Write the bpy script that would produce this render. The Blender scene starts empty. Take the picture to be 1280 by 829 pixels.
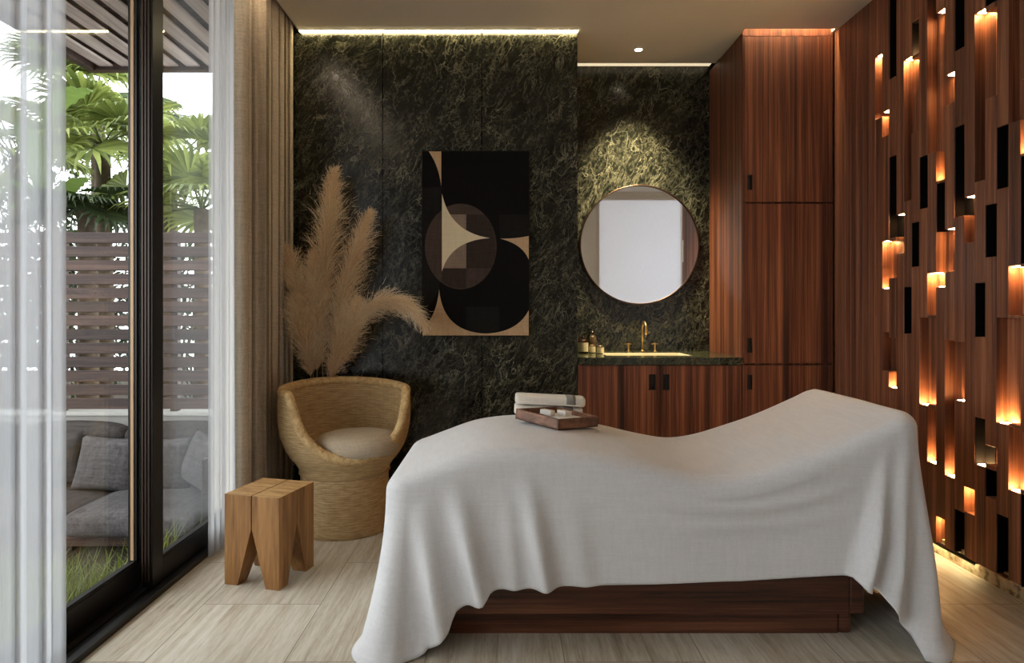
import bpy, bmesh, math, random
from mathutils import Vector, Matrix, noise as mnoise
R = random.Random(11)
PI = math.pi
scn = bpy.context.scene
COL = scn.collection
# ------------------------------------------------------------------ camera
CH = 1.13
F = 790.0
cd = bpy.data.cameras.new('camera')
cam = bpy.data.objects.new('camera', cd)
COL.objects.link(cam)
cam.location = (0, 0, CH)
cam.rotation_euler = (PI / 2, 0, 0)
cd.sensor_width = 36
cd.lens = F / 1280 * 36
cd.shift_x = 10 / 1280
cd.shift_y = -26.5 / 1280
cd.clip_start = 0.02
scn.camera = cam


def px(x, y, d):
    return ((x - 630) / F * d, d, CH - (y - 388) / F * d)


# ------------------------------------------------------------------ materials
def srgb(r, g, b):
    f = lambda c: (c / 255 / 12.92) if c / 255 <= .04045 else ((c / 255 + .055) / 1.055) ** 2.4
    return (f(r), f(g), f(b), 1)


def newmat(name):
    m = bpy.data.materials.new(name)
    m.use_nodes = True
    nt = m.node_tree
    return m, nt, nt.nodes['Principled BSDF']


def nd(nt, t, **kw):
    n = nt.nodes.new(t)
    for k, v in kw.items():
        if k in n.inputs:
            n.inputs[k].default_value = v
        else:
            setattr(n, k, v)
    return n


def lk(nt, a, b):
    nt.links.new(a, b)


def ramp(nt, stops, fac):
    r = nt.nodes.new('ShaderNodeValToRGB')
    el = r.color_ramp.elements
    while len(el) < len(stops):
        el.new(.5)
    for e, (p, c) in zip(el, stops):
        e.position = p
        e.color = c if len(c) == 4 else (*c, 1)
    lk(nt, fac, r.inputs[0])
    return r


def coords(nt, scale=(1, 1, 1), kind='Object', rot=(0, 0, 0)):
    tc = nt.nodes.new('ShaderNodeTexCoord')
    mp = nt.nodes.new('ShaderNodeMapping')
    mp.inputs['Scale'].default_value = scale
    mp.inputs['Rotation'].default_value = rot
    lk(nt, tc.outputs[kind], mp.inputs[0])
    return mp.outputs[0]


def noise_(nt, vec, scale, detail=3, rough=.55, dist=0):
    n = nd(nt, 'ShaderNodeTexNoise', Scale=scale, Detail=detail, Roughness=rough, Distortion=dist)
    lk(nt, vec, n.inputs['Vector'])
    return n


def mix(nt, a, b, fac, mode='MIX'):
    m = nt.nodes.new('ShaderNodeMix')
    m.data_type = 'RGBA'
    m.blend_type = mode
    for s, v in ((m.inputs[0], fac), (m.inputs[6], a), (m.inputs[7], b)):
        if hasattr(v, 'is_linked'):
            lk(nt, v, s)
        else:
            s.default_value = v
    return m.outputs[2]


def math_(nt, op, a, b=0.0):
    m = nt.nodes.new('ShaderNodeMath')
    m.operation = op
    for s, v in ((m.inputs[0], a), (m.inputs[1], b)):
        if hasattr(v, 'is_linked'):
            lk(nt, v, s)
        else:
            s.default_value = v
    return m.outputs[0]


def bump(nt, p, h, strength=.3, dist=.01):
    b = nd(nt, 'ShaderNodeBump', Strength=strength, Distance=dist)
    lk(nt, h, b.inputs['Height'])
    lk(nt, b.outputs[0], p.inputs['Normal'])


def plain(name, c, rough=.5, metal=0., spec=.5, var=.08, vs=6):
    m, nt, p = newmat(name)
    n = noise_(nt, coords(nt), vs, 4)
    lo = tuple(x * (1 - var) for x in c[:3]) + (1,)
    hi = tuple(min(1, x * (1 + var)) for x in c[:3]) + (1,)
    r = ramp(nt, [(.3, lo), (.7, hi)], n.outputs[0])
    lk(nt, r.outputs[0], p.inputs['Base Color'])
    p.inputs['Roughness'].default_value = rough
    p.inputs['Metallic'].default_value = metal
    p.inputs['Specular IOR Level'].default_value = spec
    return m


def wood(name, dark, mid, light, scale, rough=.4, island=.0, spec=.4, fine=6.0, bumps=.08):
    """striped veneer: scale is the per-axis frequency (low along the grain)"""
    m, nt, p = newmat(name)
    v = coords(nt, scale)
    if island:
        g = nt.nodes.new('ShaderNodeNewGeometry')
        ad = nd(nt, 'ShaderNodeVectorMath', operation='ADD')
        sc_ = nd(nt, 'ShaderNodeVectorMath', operation='SCALE')
        cmb = nd(nt, 'ShaderNodeCombineXYZ')
        for k in range(3):
            lk(nt, g.outputs['Random Per Island'], cmb.inputs[k])
        lk(nt, cmb.outputs[0], sc_.inputs[0])
        sc_.inputs['Scale'].default_value = 37
        lk(nt, v, ad.inputs[0])
        lk(nt, sc_.outputs[0], ad.inputs[1])
        v = ad.outputs[0]
    n1 = noise_(nt, v, 1.0, 3, .6, .3)
    n2 = noise_(nt, v, fine, 3, .7)
    s = math_(nt, 'ADD', math_(nt, 'MULTIPLY', n1.outputs[0], .62), math_(nt, 'MULTIPLY', n2.outputs[0], .38))
    r = ramp(nt, [(.36, dark), (.5, mid), (.64, light)], s)
    out = r.outputs[0]
    if island:
        rr = ramp(nt, [(0, (1 - island,) * 3), (1, (1 + island,) * 3)], g.outputs['Random Per Island'])
        out = mix(nt, out, rr.outputs[0], 1.0, 'MULTIPLY')
    lk(nt, out, p.inputs['Base Color'])
    p.inputs['Roughness'].default_value = rough
    p.inputs['Specular IOR Level'].default_value = spec
    if bumps:
        bump(nt, p, n2.outputs[0], bumps, .004)
    return m


def weave(name, c, f, depth=.5, rough=.9, sheen=.1, var=.12, mott=30):
    m, nt, p = newmat(name)
    vx = coords(nt, (f, f * .06, f))
    vz = coords(nt, (f * .06, f * .06, f))
    vy = coords(nt, (f * .5, f, f * .08))
    a = noise_(nt, vx, 1.0, 2)
    b = noise_(nt, vz, 1.0, 2)
    c2 = noise_(nt, vy, 1.0, 2)
    s = math_(nt, 'ADD', math_(nt, 'ADD', a.outputs[0], b.outputs[0]), c2.outputs[0])
    s = math_(nt, 'DIVIDE', s, 3.0)
    r = ramp(nt, [(.38, tuple(x * (1 - var) for x in c[:3])), (.62, tuple(min(1, x * (1 + var)) for x in c[:3]))], s)
    lk(nt, r.outputs[0], p.inputs['Base Color'])
    p.inputs['Roughness'].default_value = rough
    p.inputs['Sheen Weight'].default_value = sheen
    p.inputs['Specular IOR Level'].default_value = .15
    bump(nt, p, s, depth, .004)
    return m


def emit(name, c, s):
    m, nt, p = newmat(name)
    p.inputs['Base Color'].default_value = (*c[:3], 1)
    p.inputs['Emission Color'].default_value = (*c[:3], 1)
    p.inputs['Emission Strength'].default_value = s
    return m


M = {}
# dark green veined marble
def marble(name, base_d, base_l, vein, vs=1.0, rough=.16):
    m, nt, p = newmat(name)
    v0 = coords(nt, (1, 1, 1), rot=(0, math.radians(-28), 0))
    mp = nt.nodes.new('ShaderNodeMapping')
    mp.inputs['Scale'].default_value = (1.0, 1.0, .52)
    lk(nt, v0, mp.inputs[0])
    v = mp.outputs[0]

    def warp(src, scale, amt, det=3):
        w = noise_(nt, src, scale, det, .6)
        q = nd(nt, 'ShaderNodeVectorMath', operation='SUBTRACT')
        lk(nt, w.outputs['Color'], q.inputs[0])
        q.inputs[1].default_value = (.5, .5, .5)
        vv = nd(nt, 'ShaderNodeVectorMath', operation='MULTIPLY_ADD')
        lk(nt, q.outputs[0], vv.inputs[0])
        vv.inputs[1].default_value = (amt,) * 3
        lk(nt, src, vv.inputs[2])
        return vv.outputs[0]
    big = warp(v, 2.5 * vs, .35)
    veins = None
    for sc, wd, am, amt in ((7, .018, 1.0, .11), (15, .028, .85, .06), (31, .045, .6, .032), (60, .08, .4, .016)):
        v2 = warp(big, sc * 1.7 * vs, amt * 1.5 / vs, 4)
        vo = nd(nt, 'ShaderNodeTexVoronoi', feature='DISTANCE_TO_EDGE', Scale=sc * vs)
        lk(nt, v2, vo.inputs['Vector'])
        mr = nd(nt, 'ShaderNodeMapRange')
        mr.inputs['From Min'].default_value = 0
        mr.inputs['From Max'].default_value = wd * 1.5
        mr.inputs['To Min'].default_value = am
        mr.inputs['To Max'].default_value = 0
        lk(nt, vo.outputs['Distance'], mr.inputs['Value'])
        br = noise_(nt, v, sc * .6 * vs, 4, .65)
        brr = ramp(nt, [(.42, (0, 0, 0)), (.62, (1, 1, 1))], br.outputs[0])
        o = math_(nt, 'MULTIPLY', mr.outputs[0], brr.outputs[0])
        veins = o if veins is None else math_(nt, 'MAXIMUM', veins, o)
    bl = noise_(nt, big, 4 * vs, 6, .7)
    br = ramp(nt, [(.38, base_d), (.72, base_l)], bl.outputs[0])
    c = mix(nt, br.outputs[0], vein, math_(nt, 'MULTIPLY', veins, .85))
    lk(nt, c, p.inputs['Base Color'])
    p.inputs['Roughness'].default_value = rough
    p.inputs['Specular IOR Level'].default_value = .4
    bump(nt, p, veins, .13, .004)
    return m


M['marble'] = marble('veined_green_marble', srgb(7, 9, 6), srgb(27, 29, 23), srgb(124, 122, 102), 1.0, .18)
M['marble_top'] = marble('veined_green_worktop', srgb(18, 22, 15), srgb(46, 50, 36), srgb(120, 122, 92), 1.2, .08)
M['cab'] = wood('rosewood_veneer', srgb(42, 20, 13), srgb(94, 51, 34), srgb(146, 93, 63), (30, 30, .35), .52, island=.12)
M['slat'] = wood('walnut_slats', srgb(60, 33, 23), srgb(110, 67, 47), srgb(150, 99, 70), (34, 34, .5), .45, island=.22)
M['base'] = wood('rosewood_base', srgb(36, 18, 13), srgb(80, 45, 31), srgb(116, 73, 52), (.7, 20, 26), .3, fine=5)
M['stoolw'] = wood('oak_stool', srgb(104, 68, 34), srgb(138, 96, 52), srgb(164, 120, 70), (16, 16, 1.1), .5, island=.12, fine=5)
M['stooltop'] = wood('oak_end_grain', srgb(140, 104, 60), srgb(178, 138, 88), srgb(200, 162, 110), (9, 40, 9), .6, fine=5)
M['trayw'] = wood('walnut_tray', srgb(74, 46, 32), srgb(116, 78, 56), srgb(146, 104, 78), (12, 12, 40), .45)
M['deckw'] = wood('weathered_hardwood', srgb(30, 18, 14), srgb(56, 37, 30), srgb(86, 63, 52), (.6, 20, 26), .55, island=.25)
M['pergw'] = wood('pergola_hardwood', srgb(150, 134, 128), srgb(184, 168, 160), srgb(206, 192, 184), (20, .6, 20), .6, island=.12)
M['dark'] = plain('shade_black', (.004, .003, .003, 1), .9, spec=.1)  # stands in for deep shade in the unlit slots; also backs joints
M['pull'] = plain('blackened_recess', (.008, .006, .005, 1), .6)
M['alu'] = plain('black_bronze_aluminium', (.007, .006, .0055, 1), .34, 0, spec=.3)
M['bronze'] = plain('bronze_gasket', srgb(186, 150, 112), .45, .2)
M['brown'] = plain('brown_anodised_profile', srgb(54, 38, 28), .35, .4)
M['ceil'] = plain('taupe_plaster', srgb(224, 217, 206), .9, spec=.2, var=.02, vs=2)
M['plaster'] = plain('warm_white_plaster', srgb(226, 216, 202), .9, spec=.2, var=.03, vs=2)
M['conc'] = plain('grey_render', srgb(150, 147, 142), .85, spec=.2, var=.07, vs=5)
M['cap'] = plain('pale_coping_stone', srgb(160, 158, 152), .8, var=.05)
M['soil'] = plain('dark_soil', srgb(52, 46, 36), .95, spec=.1, var=.35, vs=14)
M['brass'] = plain('brushed_brass', srgb(178, 148, 98), .28, 1.0)
M['steel'] = plain('dark_mirror_frame', srgb(60, 44, 34), .35, .8)
M['porc'] = plain('cream_basin', srgb(220, 212, 190), .25, var=.02)
M['amber'] = plain('dark_amber_bottle', srgb(34, 20, 12), .12, var=.1)
M['smoke'] = plain('smoked_bottle', srgb(70, 56, 40), .1, var=.1)
M['label'] = plain('cream_paper_label', srgb(226, 214, 178), .7, var=.03)
M['soap'] = plain('white_soap', srgb(236, 232, 226), .6, var=.02)
M['paper'] = plain('white_card', srgb(228, 226, 222), .7, var=.03)
M['towel'] = weave('white_terry', srgb(226, 218, 204), 220, .7, sheen=.4, var=.06)
M['stripe'] = weave('grey_towel_band', srgb(128, 126, 118), 220, .6, sheen=.3, var=.08)
M['linen'] = weave('white_linen_sheet', srgb(211, 211, 213), 150, .22, sheen=.2, var=.05)
M['drape'] = weave('natural_linen_drape', srgb(188, 174, 154), 130, .5, sheen=.2, var=.16)
M['pad'] = weave('oatmeal_cushion', srgb(178, 162, 140), 160, .4, var=.1)
M['uphol'] = weave('grey_outdoor_weave', srgb(74, 71, 71), 60, .6, sheen=0, var=.4)
M['uphol2'] = weave('taupe_outdoor_weave', srgb(58, 54, 52), 60, .6, sheen=0, var=.4)
M['rope'] = weave('woven_arm', srgb(60, 56, 55), 34, .9, var=.4)
M['pampas'] = None
M['stem'] = plain('dry_straw_stem', srgb(176, 146, 100), .8)
M['vase'] = plain('dark_clay_vase', srgb(44, 38, 34), .6)


def rattan():
    m, nt, p = newmat('woven_rattan')
    tc = nt.nodes.new('ShaderNodeTexCoord')
    mp = nt.nodes.new('ShaderNodeMapping')
    mp.inputs['Scale'].default_value = (1, 1, 1)
    lk(nt, tc.outputs['UV'], mp.inputs[0])
    sx = nd(nt, 'ShaderNodeSeparateXYZ')
    lk(nt, mp.outputs[0], sx.inputs[0])
    a = math_(nt, 'SINE', math_(nt, 'MULTIPLY', sx.outputs[1], 2 * PI * 95))
    b = math_(nt, 'SINE', math_(nt, 'MULTIPLY', sx.outputs[0], 2 * PI * 60))
    w = math_(nt, 'ADD', math_(nt, 'MULTIPLY', a, .5), math_(nt, 'MULTIPLY', math_(nt, 'MULTIPLY', a, b), .5))
    w = math_(nt, 'ADD', math_(nt, 'MULTIPLY', w, .5), .5)
    st = nd(nt, 'ShaderNodeMapping')
    st.inputs['Scale'].default_value = (26, 120, 1)
    lk(nt, tc.outputs['UV'], st.inputs[0])
    n = noise_(nt, st.outputs[0], 1.0, 4, .6)
    r = ramp(nt, [(.3, srgb(166, 136, 94)), (.5, srgb(198, 168, 122)), (.7, srgb(220, 194, 148))], n.outputs[0])
    c = mix(nt, r.outputs[0], srgb(104, 72, 40), math_(nt, 'MULTIPLY', math_(nt, 'SUBTRACT', 1.0, w), .4))
    lk(nt, c, p.inputs['Base Color'])
    p.inputs['Roughness'].default_value = .6
    p.inputs['Specular IOR Level'].default_value = .3
    bump(nt, p, w, .5, .006)
    return m


M['rattan'] = rattan()
M['rattan_rim'] = wood('braided_rattan', srgb(168, 136, 90), srgb(200, 168, 118), srgb(222, 194, 146), (40, 40, 40), .55, spec=.3)


def floor_mat():
    m, nt, p = newmat('vein_cut_travertine')
    tc = nt.nodes.new('ShaderNodeTexCoord')
    mp = nt.nodes.new('ShaderNodeMapping')
    mp.inputs['Rotation'].default_value = (0, 0, PI / 2)
    mp.inputs['Location'].default_value = (.03, 1.605, 0)
    lk(nt, tc.outputs['Object'], mp.inputs[0])
    b = nd(nt, 'ShaderNodeTexBrick', offset=.5)
    b.inputs['Color1'].default_value = (.35, .35, .35, 1)
    b.inputs['Color2'].default_value = (.75, .75, .75, 1)
    b.inputs['Mortar'].default_value = (0, 0, 0, 1)
    b.inputs['Scale'].default_value = 1
    b.inputs['Mortar Size'].default_value = .0016
    b.inputs['Brick Width'].default_value = .8
    b.inputs['Row Height'].default_value = .45
    lk(nt, mp.outputs[0], b.inputs['Vector'])
    sc = nd(nt, 'ShaderNodeVectorMath', operation='MULTIPLY_ADD')
    lk(nt, b.outputs['Color'], sc.inputs[0])
    sc.inputs[1].default_value = (9, 9, 9)
    lk(nt, coords(nt, (38, 1.9, 1)), sc.inputs[2])
    n1 = noise_(nt, sc.outputs[0], 1, 5, .65, .4)
    n2 = noise_(nt, coords(nt, (150, 14, 1)), 1, 3, .7)
    n3 = noise_(nt, coords(nt, (3, .7, 1)), 1, 3)
    s = math_(nt, 'ADD', math_(nt, 'MULTIPLY', n1.outputs[0], .5), math_(nt, 'MULTIPLY', n2.outputs[0], .25))
    s = math_(nt, 'ADD', s, math_(nt, 'MULTIPLY', n3.outputs[0], .25))
    r = ramp(nt, [(.34, srgb(140, 125, 103)), (.45, srgb(184, 172, 152)), (.55, srgb(207, 199, 183)), (.66, srgb(221, 214, 202))], s)
    t = mix(nt, r.outputs[0], b.outputs['Color'], .08, 'OVERLAY')
    c = mix(nt, t, srgb(136, 124, 106), b.outputs['Fac'])
    lk(nt, c, p.inputs['Base Color'])
    p.inputs['Roughness'].default_value = .42
    p.inputs['Specular IOR Level'].default_value = .35
    bump(nt, p, s, .12, .004)
    return m


M['floor'] = floor_mat()


def plinth_mat():
    m, nt, p = newmat('terrazzo_plinth')
    v = nd(nt, 'ShaderNodeTexVoronoi', Scale=60)
    lk(nt, coords(nt), v.inputs['Vector'])
    n = noise_(nt, coords(nt), 25, 4)
    r = ramp(nt, [(.38, srgb(120, 100, 70)), (.5, srgb(196, 178, 144)), (.7, srgb(218, 204, 172))], n.outputs[0])
    c = mix(nt, r.outputs[0], v.outputs['Color'], .12, 'OVERLAY')
    lk(nt, c, p.inputs['Base Color'])
    p.inputs['Roughness'].default_value = .6
    return m


M['plinth'] = plinth_mat()


def sheer(name, alpha, c):
    m, nt, p = newmat(name)
    nt.nodes.remove(p)
    out = nt.nodes['Material Output']
    t = nd(nt, 'ShaderNodeBsdfTransparent')
    d = nd(nt, 'ShaderNodeBsdfDiffuse')
    l = nd(nt, 'ShaderNodeBsdfTranslucent')
    d.inputs['Color'].default_value = c
    l.inputs['Color'].default_value = c
    n = noise_(nt, coords(nt, (300, 300, 14)), 1, 2)
    cr = ramp(nt, [(.35, tuple(x * .93 for x in c[:3])), (.65, c)], n.outputs[0])
    lk(nt, cr.outputs[0], d.inputs['Color'])
    lk(nt, cr.outputs[0], l.inputs['Color'])
    a = nd(nt, 'ShaderNodeMixShader')
    a.inputs[0].default_value = .55
    lk(nt, d.outputs[0], a.inputs[1])
    lk(nt, l.outputs[0], a.inputs[2])
    b = nd(nt, 'ShaderNodeMixShader')
    b.inputs[0].default_value = alpha
    lk(nt, t.outputs[0], b.inputs[1])
    lk(nt, a.outputs[0], b.inputs[2])
    lk(nt, b.outputs[0], out.inputs[0])
    return m


M['sheer'] = sheer('white_voile', .62, srgb(222, 224, 228))
M['blind'] = sheer('white_fill_blind', .985, srgb(214, 214, 217))  # blind of the added window that whitens the mirror and fills the room


def glass_mat():
    m, nt, p = newmat('clear_window_glass')
    nt.nodes.remove(p)
    out = nt.nodes['Material Output']
    t = nd(nt, 'ShaderNodeBsdfTransparent')
    t.inputs['Color'].default_value = (.975, .985, .98, 1)
    g = nd(nt, 'ShaderNodeBsdfGlossy', Roughness=.0)
    lw = nt.nodes.new('ShaderNodeLayerWeight')
    n = noise_(nt, coords(nt), .8, 1)
    c = ramp(nt, [(.3, (.93, .95, .94)), (.7, (1, 1, 1))], n.outputs[0])
    lk(nt, c.outputs[0], g.inputs['Color'])
    f = math_(nt, 'ADD', math_(nt, 'MULTIPLY', math_(nt, 'POWER', lw.outputs['Facing'], 5.0), .96), .04)
    x = nd(nt, 'ShaderNodeMixShader')
    lk(nt, f, x.inputs[0])
    lk(nt, t.outputs[0], x.inputs[1])
    lk(nt, g.outputs[0], x.inputs[2])
    lk(nt, x.outputs[0], out.inputs[0])
    return m


M['glass'] = glass_mat()


def mirror_mat():
    m, nt, p = newmat('silvered_mirror')
    n = noise_(nt, coords(nt), 3, 1)
    r = ramp(nt, [(0, (.9, .9, .9)), (1, (.94, .94, .94))], n.outputs[0])
    lk(nt, r.outputs[0], p.inputs['Base Color'])
    p.inputs['Metallic'].default_value = 1
    p.inputs['Roughness'].default_value = .01
    return m


M['mirror'] = mirror_mat()


def leaf(name, d, l, trans=.35):
    m, nt, p = newmat(name)
    n = noise_(nt, coords(nt), 5, 3)
    g = nt.nodes.new('ShaderNodeNewGeometry')
    s = math_(nt, 'ADD', math_(nt, 'MULTIPLY', n.outputs[0], .5), math_(nt, 'MULTIPLY', g.outputs['Random Per Island'], .5))
    r = ramp(nt, [(.2, d), (.75, l)], s)
    lk(nt, r.outputs[0], p.inputs['Base Color'])
    p.inputs['Roughness'].default_value = .45
    out = nt.nodes['Material Output']
    t = nd(nt, 'ShaderNodeBsdfTranslucent')
    lk(nt, r.outputs[0], t.inputs['Color'])
    x = nd(nt, 'ShaderNodeMixShader')
    x.inputs[0].default_value = trans
    lk(nt, p.outputs[0], x.inputs[1])
    lk(nt, t.outputs[0], x.inputs[2])
    lk(nt, x.outputs[0], out.inputs[0])
    return m


M['fan'] = leaf('fan_palm_green', srgb(66, 82, 32), srgb(150, 160, 86))
M['fand'] = leaf('dark_fan_green', srgb(22, 32, 15), srgb(58, 72, 34))
M['big'] = leaf('banana_leaf_green', srgb(62, 84, 34), srgb(104, 124, 62))
M['feather'] = leaf('feather_palm_green', srgb(54, 70, 32), srgb(98, 114, 60))
M['shrub'] = leaf('shrub_green', srgb(18, 27, 13), srgb(54, 68, 30))
M['grass'] = leaf('lime_grass', srgb(58, 74, 20), srgb(132, 142, 52))
M['pampas'] = leaf('dry_pampas', srgb(218, 184, 138), srgb(254, 242, 216), .22)
M['trunk'] = plain('fibrous_trunk', srgb(92, 78, 62), .95, var=.3, vs=18)
# print colours of the wall panel
M['ink'] = weave('black_print', srgb(15, 14, 14), 120, .2, sheen=0, var=.2)
M['ink2'] = weave('charcoal_print', srgb(27, 26, 25), 120, .2, sheen=0, var=.2)
M['oat'] = weave('oat_print', srgb(186, 156, 122), 120, .3, sheen=0, var=.14)
M['cream'] = weave('cream_print', srgb(216, 202, 170), 120, .3, sheen=0, var=.06)
M['umber'] = weave('umber_print', srgb(72, 60, 54), 120, .3, sheen=0, var=.2)
M['umber2'] = weave('taupe_print', srgb(128, 112, 98), 120, .3, sheen=0, var=.16)
M['umber3'] = weave('dark_umber_print', srgb(54, 44, 39), 120, .3, sheen=0, var=.2)
# lamps
WARM = (1.0, .60, .24)
M['led'] = emit('warm_led', (1.0, .82, .46), 20)
M['niche'] = emit('niche_led', WARM, 95)
M['cove'] = emit('cove_diffuser', (1.0, .84, .56), .48)
M['bulb'] = emit('downlight_lamp', (1.0, .85, .6), 14)
M['slot'] = emit('slot_led', (1.0, .72, .40), 150)
M['under'] = emit('underglow_led', (1.0, .82, .46), 11)
M['linear'] = emit('linear_diffuser', (1.0, .80, .56), 24)


# ------------------------------------------------------------------ mesh helpers
class MB:
    def __init__(self):
        self.bm = bmesh.new()
        self.mi = 0

    def box(self, lo, hi, mi=0, bev=0, seg=2, mat=None):
        b = bmesh.new()
        g = bmesh.ops.create_cube(b, size=1)
        for v in b.verts:
            v.co = Vector([(lo[k] + hi[k]) / 2 + v.co[k] * (hi[k] - lo[k]) for k in range(3)])
        if bev:
            bmesh.ops.bevel(b, geom=list(b.edges), offset=bev, segments=seg, profile=.7, affect='EDGES')
        return self._add(b, mi, mat)

    def _add(self, b, mi=0, mat=None):
        if mat is not None:
            bmesh.ops.transform(b, matrix=mat, verts=b.verts)
        mp = {}
        for v in b.verts:
            mp[v] = self.bm.verts.new(v.co)
        for f in b.faces:
            try:
                nf = self.bm.faces.new([mp[v] for v in f.verts])
                nf.material_index = mi
                nf.smooth = f.smooth
            except ValueError:
                pass
        b.free()

    def prism(self, pts, axis, a, b_, mi=0, bev=0):
        """polygon pts (2-D) extruded along axis from a to b_"""
        o = [k for k in range(3) if k != axis]

        def mk(p, t):
            c = [0, 0, 0]
            c[o[0]], c[o[1]], c[axis] = p[0], p[1], t
            return c
        b = bmesh.new()
        lo = [b.verts.new(mk(p, a)) for p in pts]
        hi = [b.verts.new(mk(p, b_)) for p in pts]
        n = len(pts)
        b.faces.new(lo[::-1])
        b.faces.new(hi)
        for i in range(n):
            b.faces.new((lo[i], lo[(i + 1) % n], hi[(i + 1) % n], hi[i]))
        bmesh.ops.recalc_face_normals(b, faces=b.faces)
        if bev:
            bmesh.ops.bevel(b, geom=list(b.edges), offset=bev, segments=2, profile=.7, affect='EDGES')
        self._add(b, mi)

    def tube(self, pts, r, seg=8, mi=0, closed=False, caps=True):
        pts = [Vector(p) for p in pts]
        n = len(pts)
        rr = r if isinstance(r, (list, tuple)) else [r] * n
        rings = []
        up = None
        for i, p in enumerate(pts):
            if closed:
                t = pts[(i + 1) % n] - pts[i - 1]
            else:
                t = pts[min(i + 1, n - 1)] - pts[max(i - 1, 0)]
            t.normalize()
            if up is None:
                up = t.orthogonal().normalized()
            up = (up - t * up.dot(t))
            up = up.normalized() if up.length > 1e-6 else t.orthogonal().normalized()
            w = t.cross(up)
            rings.append([self.bm.verts.new(p + (up * math.cos(a) + w * math.sin(a)) * rr[i])
                          for a in [2 * PI * k / seg for k in range(seg)]])
        for i in range(n if closed else n - 1):
            A, B = rings[i], rings[(i + 1) % n]
            for k in range(seg):
                f = self.bm.faces.new((A[k], A[(k + 1) % seg], B[(k + 1) % seg], B[k]))
                f.material_index = mi
                f.smooth = True
        if caps and not closed:
            for rg in (rings[0][::-1], rings[-1]):
                f = self.bm.faces.new(rg)
                f.material_index = mi

    def lathe(self, prof, seg=48, mi=0, center=(0, 0, 0), caps=True, smooth=True):
        cx, cy, cz = center
        rings = [[self.bm.verts.new((cx + r * math.cos(2 * PI * k / seg), cy + r * math.sin(2 * PI * k / seg), cz + z))
                  for k in range(seg)] for r, z in prof]
        for A, B in zip(rings, rings[1:]):
            for k in range(seg):
                f = self.bm.faces.new((A[k], A[(k + 1) % seg], B[(k + 1) % seg], B[k]))
                f.material_index = mi
                f.smooth = smooth
        if caps:
            for rg in (rings[0][::-1], rings[-1]):
                f = self.bm.faces.new(rg)
                f.material_index = mi

    def face(self, pts, mi=0, smooth=False):
        f = self.bm.faces.new([self.bm.verts.new(p) for p in pts])
        f.material_index = mi
        f.smooth = smooth

    def grid(self, fn, nu, nv, mi=0, closed_u=False, smooth=True, uv=False):
        V = [[self.bm.verts.new(fn(i, j)) for j in range(nv)] for i in range(nu)]
        for i in range(nu if closed_u else nu - 1):
            for j in range(nv - 1):
                a, b = V[i], V[(i + 1) % nu]
                f = self.bm.faces.new((a[j], b[j], b[j + 1], a[j + 1]))
                f.material_index = mi
                f.smooth = smooth
        return V

    def build(self, name, mats, parent=None, recalc=False, smooth=None):
        if recalc:
            bmesh.ops.recalc_face_normals(self.bm, faces=self.bm.faces)
        if smooth is not None:
            for f in self.bm.faces:
                f.smooth = smooth
        me = bpy.data.meshes.new(name)
        self.bm.to_mesh(me)
        self.bm.free()
        if not isinstance(mats, (list, tuple)):
            mats = [mats]
        for m in mats:
            me.materials.append(M[m] if isinstance(m, str) else m)
        o = bpy.data.objects.new(name, me)
        COL.objects.link(o)
        if parent is not None:
            o.parent = parent
        return o


def tag(o, label=None, cat=None, group=None, kind=None):
    if label:
        o['label'] = label
    if cat:
        o['category'] = cat
    if group:
        o['group'] = group
    if kind:
        o['kind'] = kind
    return o


def thing(name, label, cat, loc=(0, 0, 0), rz=0, group=None):
    o = bpy.data.objects.new(name, None)
    COL.objects.link(o)
    o.location = loc
    o.rotation_euler = (0, 0, rz)
    o.empty_display_size = .1
    return tag(o, label, cat, group)


def struct(o, label=None, cat=None):
    o['kind'] = 'structure'
    if label:
        o['label'] = label
    if cat:
        o['category'] = cat
    return o


def solidify(o, t, off=0):
    m = o.modifiers.new('thickness', 'SOLIDIFY')
    m.thickness = t
    m.offset = off


def subsurf(o, n=2):
    m = o.modifiers.new('smooth', 'SUBSURF')
    m.levels = n
    m.render_levels = n


def sm(a, b, x):
    t = min(1, max(0, (x - a) / (b - a))) if a != b else float(x >= b)
    return t * t * (3 - 2 * t)


def interp(tab, x):
    """monotone-ish cubic (Catmull-Rom) through a sorted table"""
    if x <= tab[0][0]:
        return tab[0][1]
    if x >= tab[-1][0]:
        return tab[-1][1]
    for i in range(len(tab) - 1):
        x0, y0 = tab[i]
        x1, y1 = tab[i + 1]
        if x <= x1:
            t = (x - x0) / (x1 - x0)

            def slope(k):
                if k <= 0:
                    return (tab[1][1] - tab[0][1]) / (tab[1][0] - tab[0][0])
                if k >= len(tab) - 1:
                    return (tab[-1][1] - tab[-2][1]) / (tab[-1][0] - tab[-2][0])
                return (tab[k + 1][1] - tab[k - 1][1]) / (tab[k + 1][0] - tab[k - 1][0])
            h = x1 - x0
            m0, m1 = slope(i) * h, slope(i + 1) * h
            return ((2 * t ** 3 - 3 * t * t + 1) * y0 + (t ** 3 - 2 * t * t + t) * m0 + (-2 * t ** 3 + 3 * t * t) * y1 + (t ** 3 - t * t) * m1)


def lin(tab, x):
    if x <= tab[0][0]:
        return tab[0][1]
    for (x0, y0), (x1, y1) in zip(tab, tab[1:]):
        if x <= x1:
            return y0 + (y1 - y0) * (x - x0) / (x1 - x0) if x1 > x0 else y1
    return tab[-1][1]


# ------------------------------------------------------------------ room shell
CZ = 2.80          # ceiling
D1 = 3.79          # marble panel and cabinet fronts
D2 = 4.40          # alcove wall
XR = 1.98          # slat fronts
WX = -1.36         # inner edge of the window track

b = MB()
b.box((-1.52, -2.2, -.12), (2.3, 4.6, 0))
b.box((2.3, -.3, -.12), (3.3, 1.9, 0))
struct(b.build('floor', 'floor'), 'pale vein-cut travertine floor in large slabs', 'floor')

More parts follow.
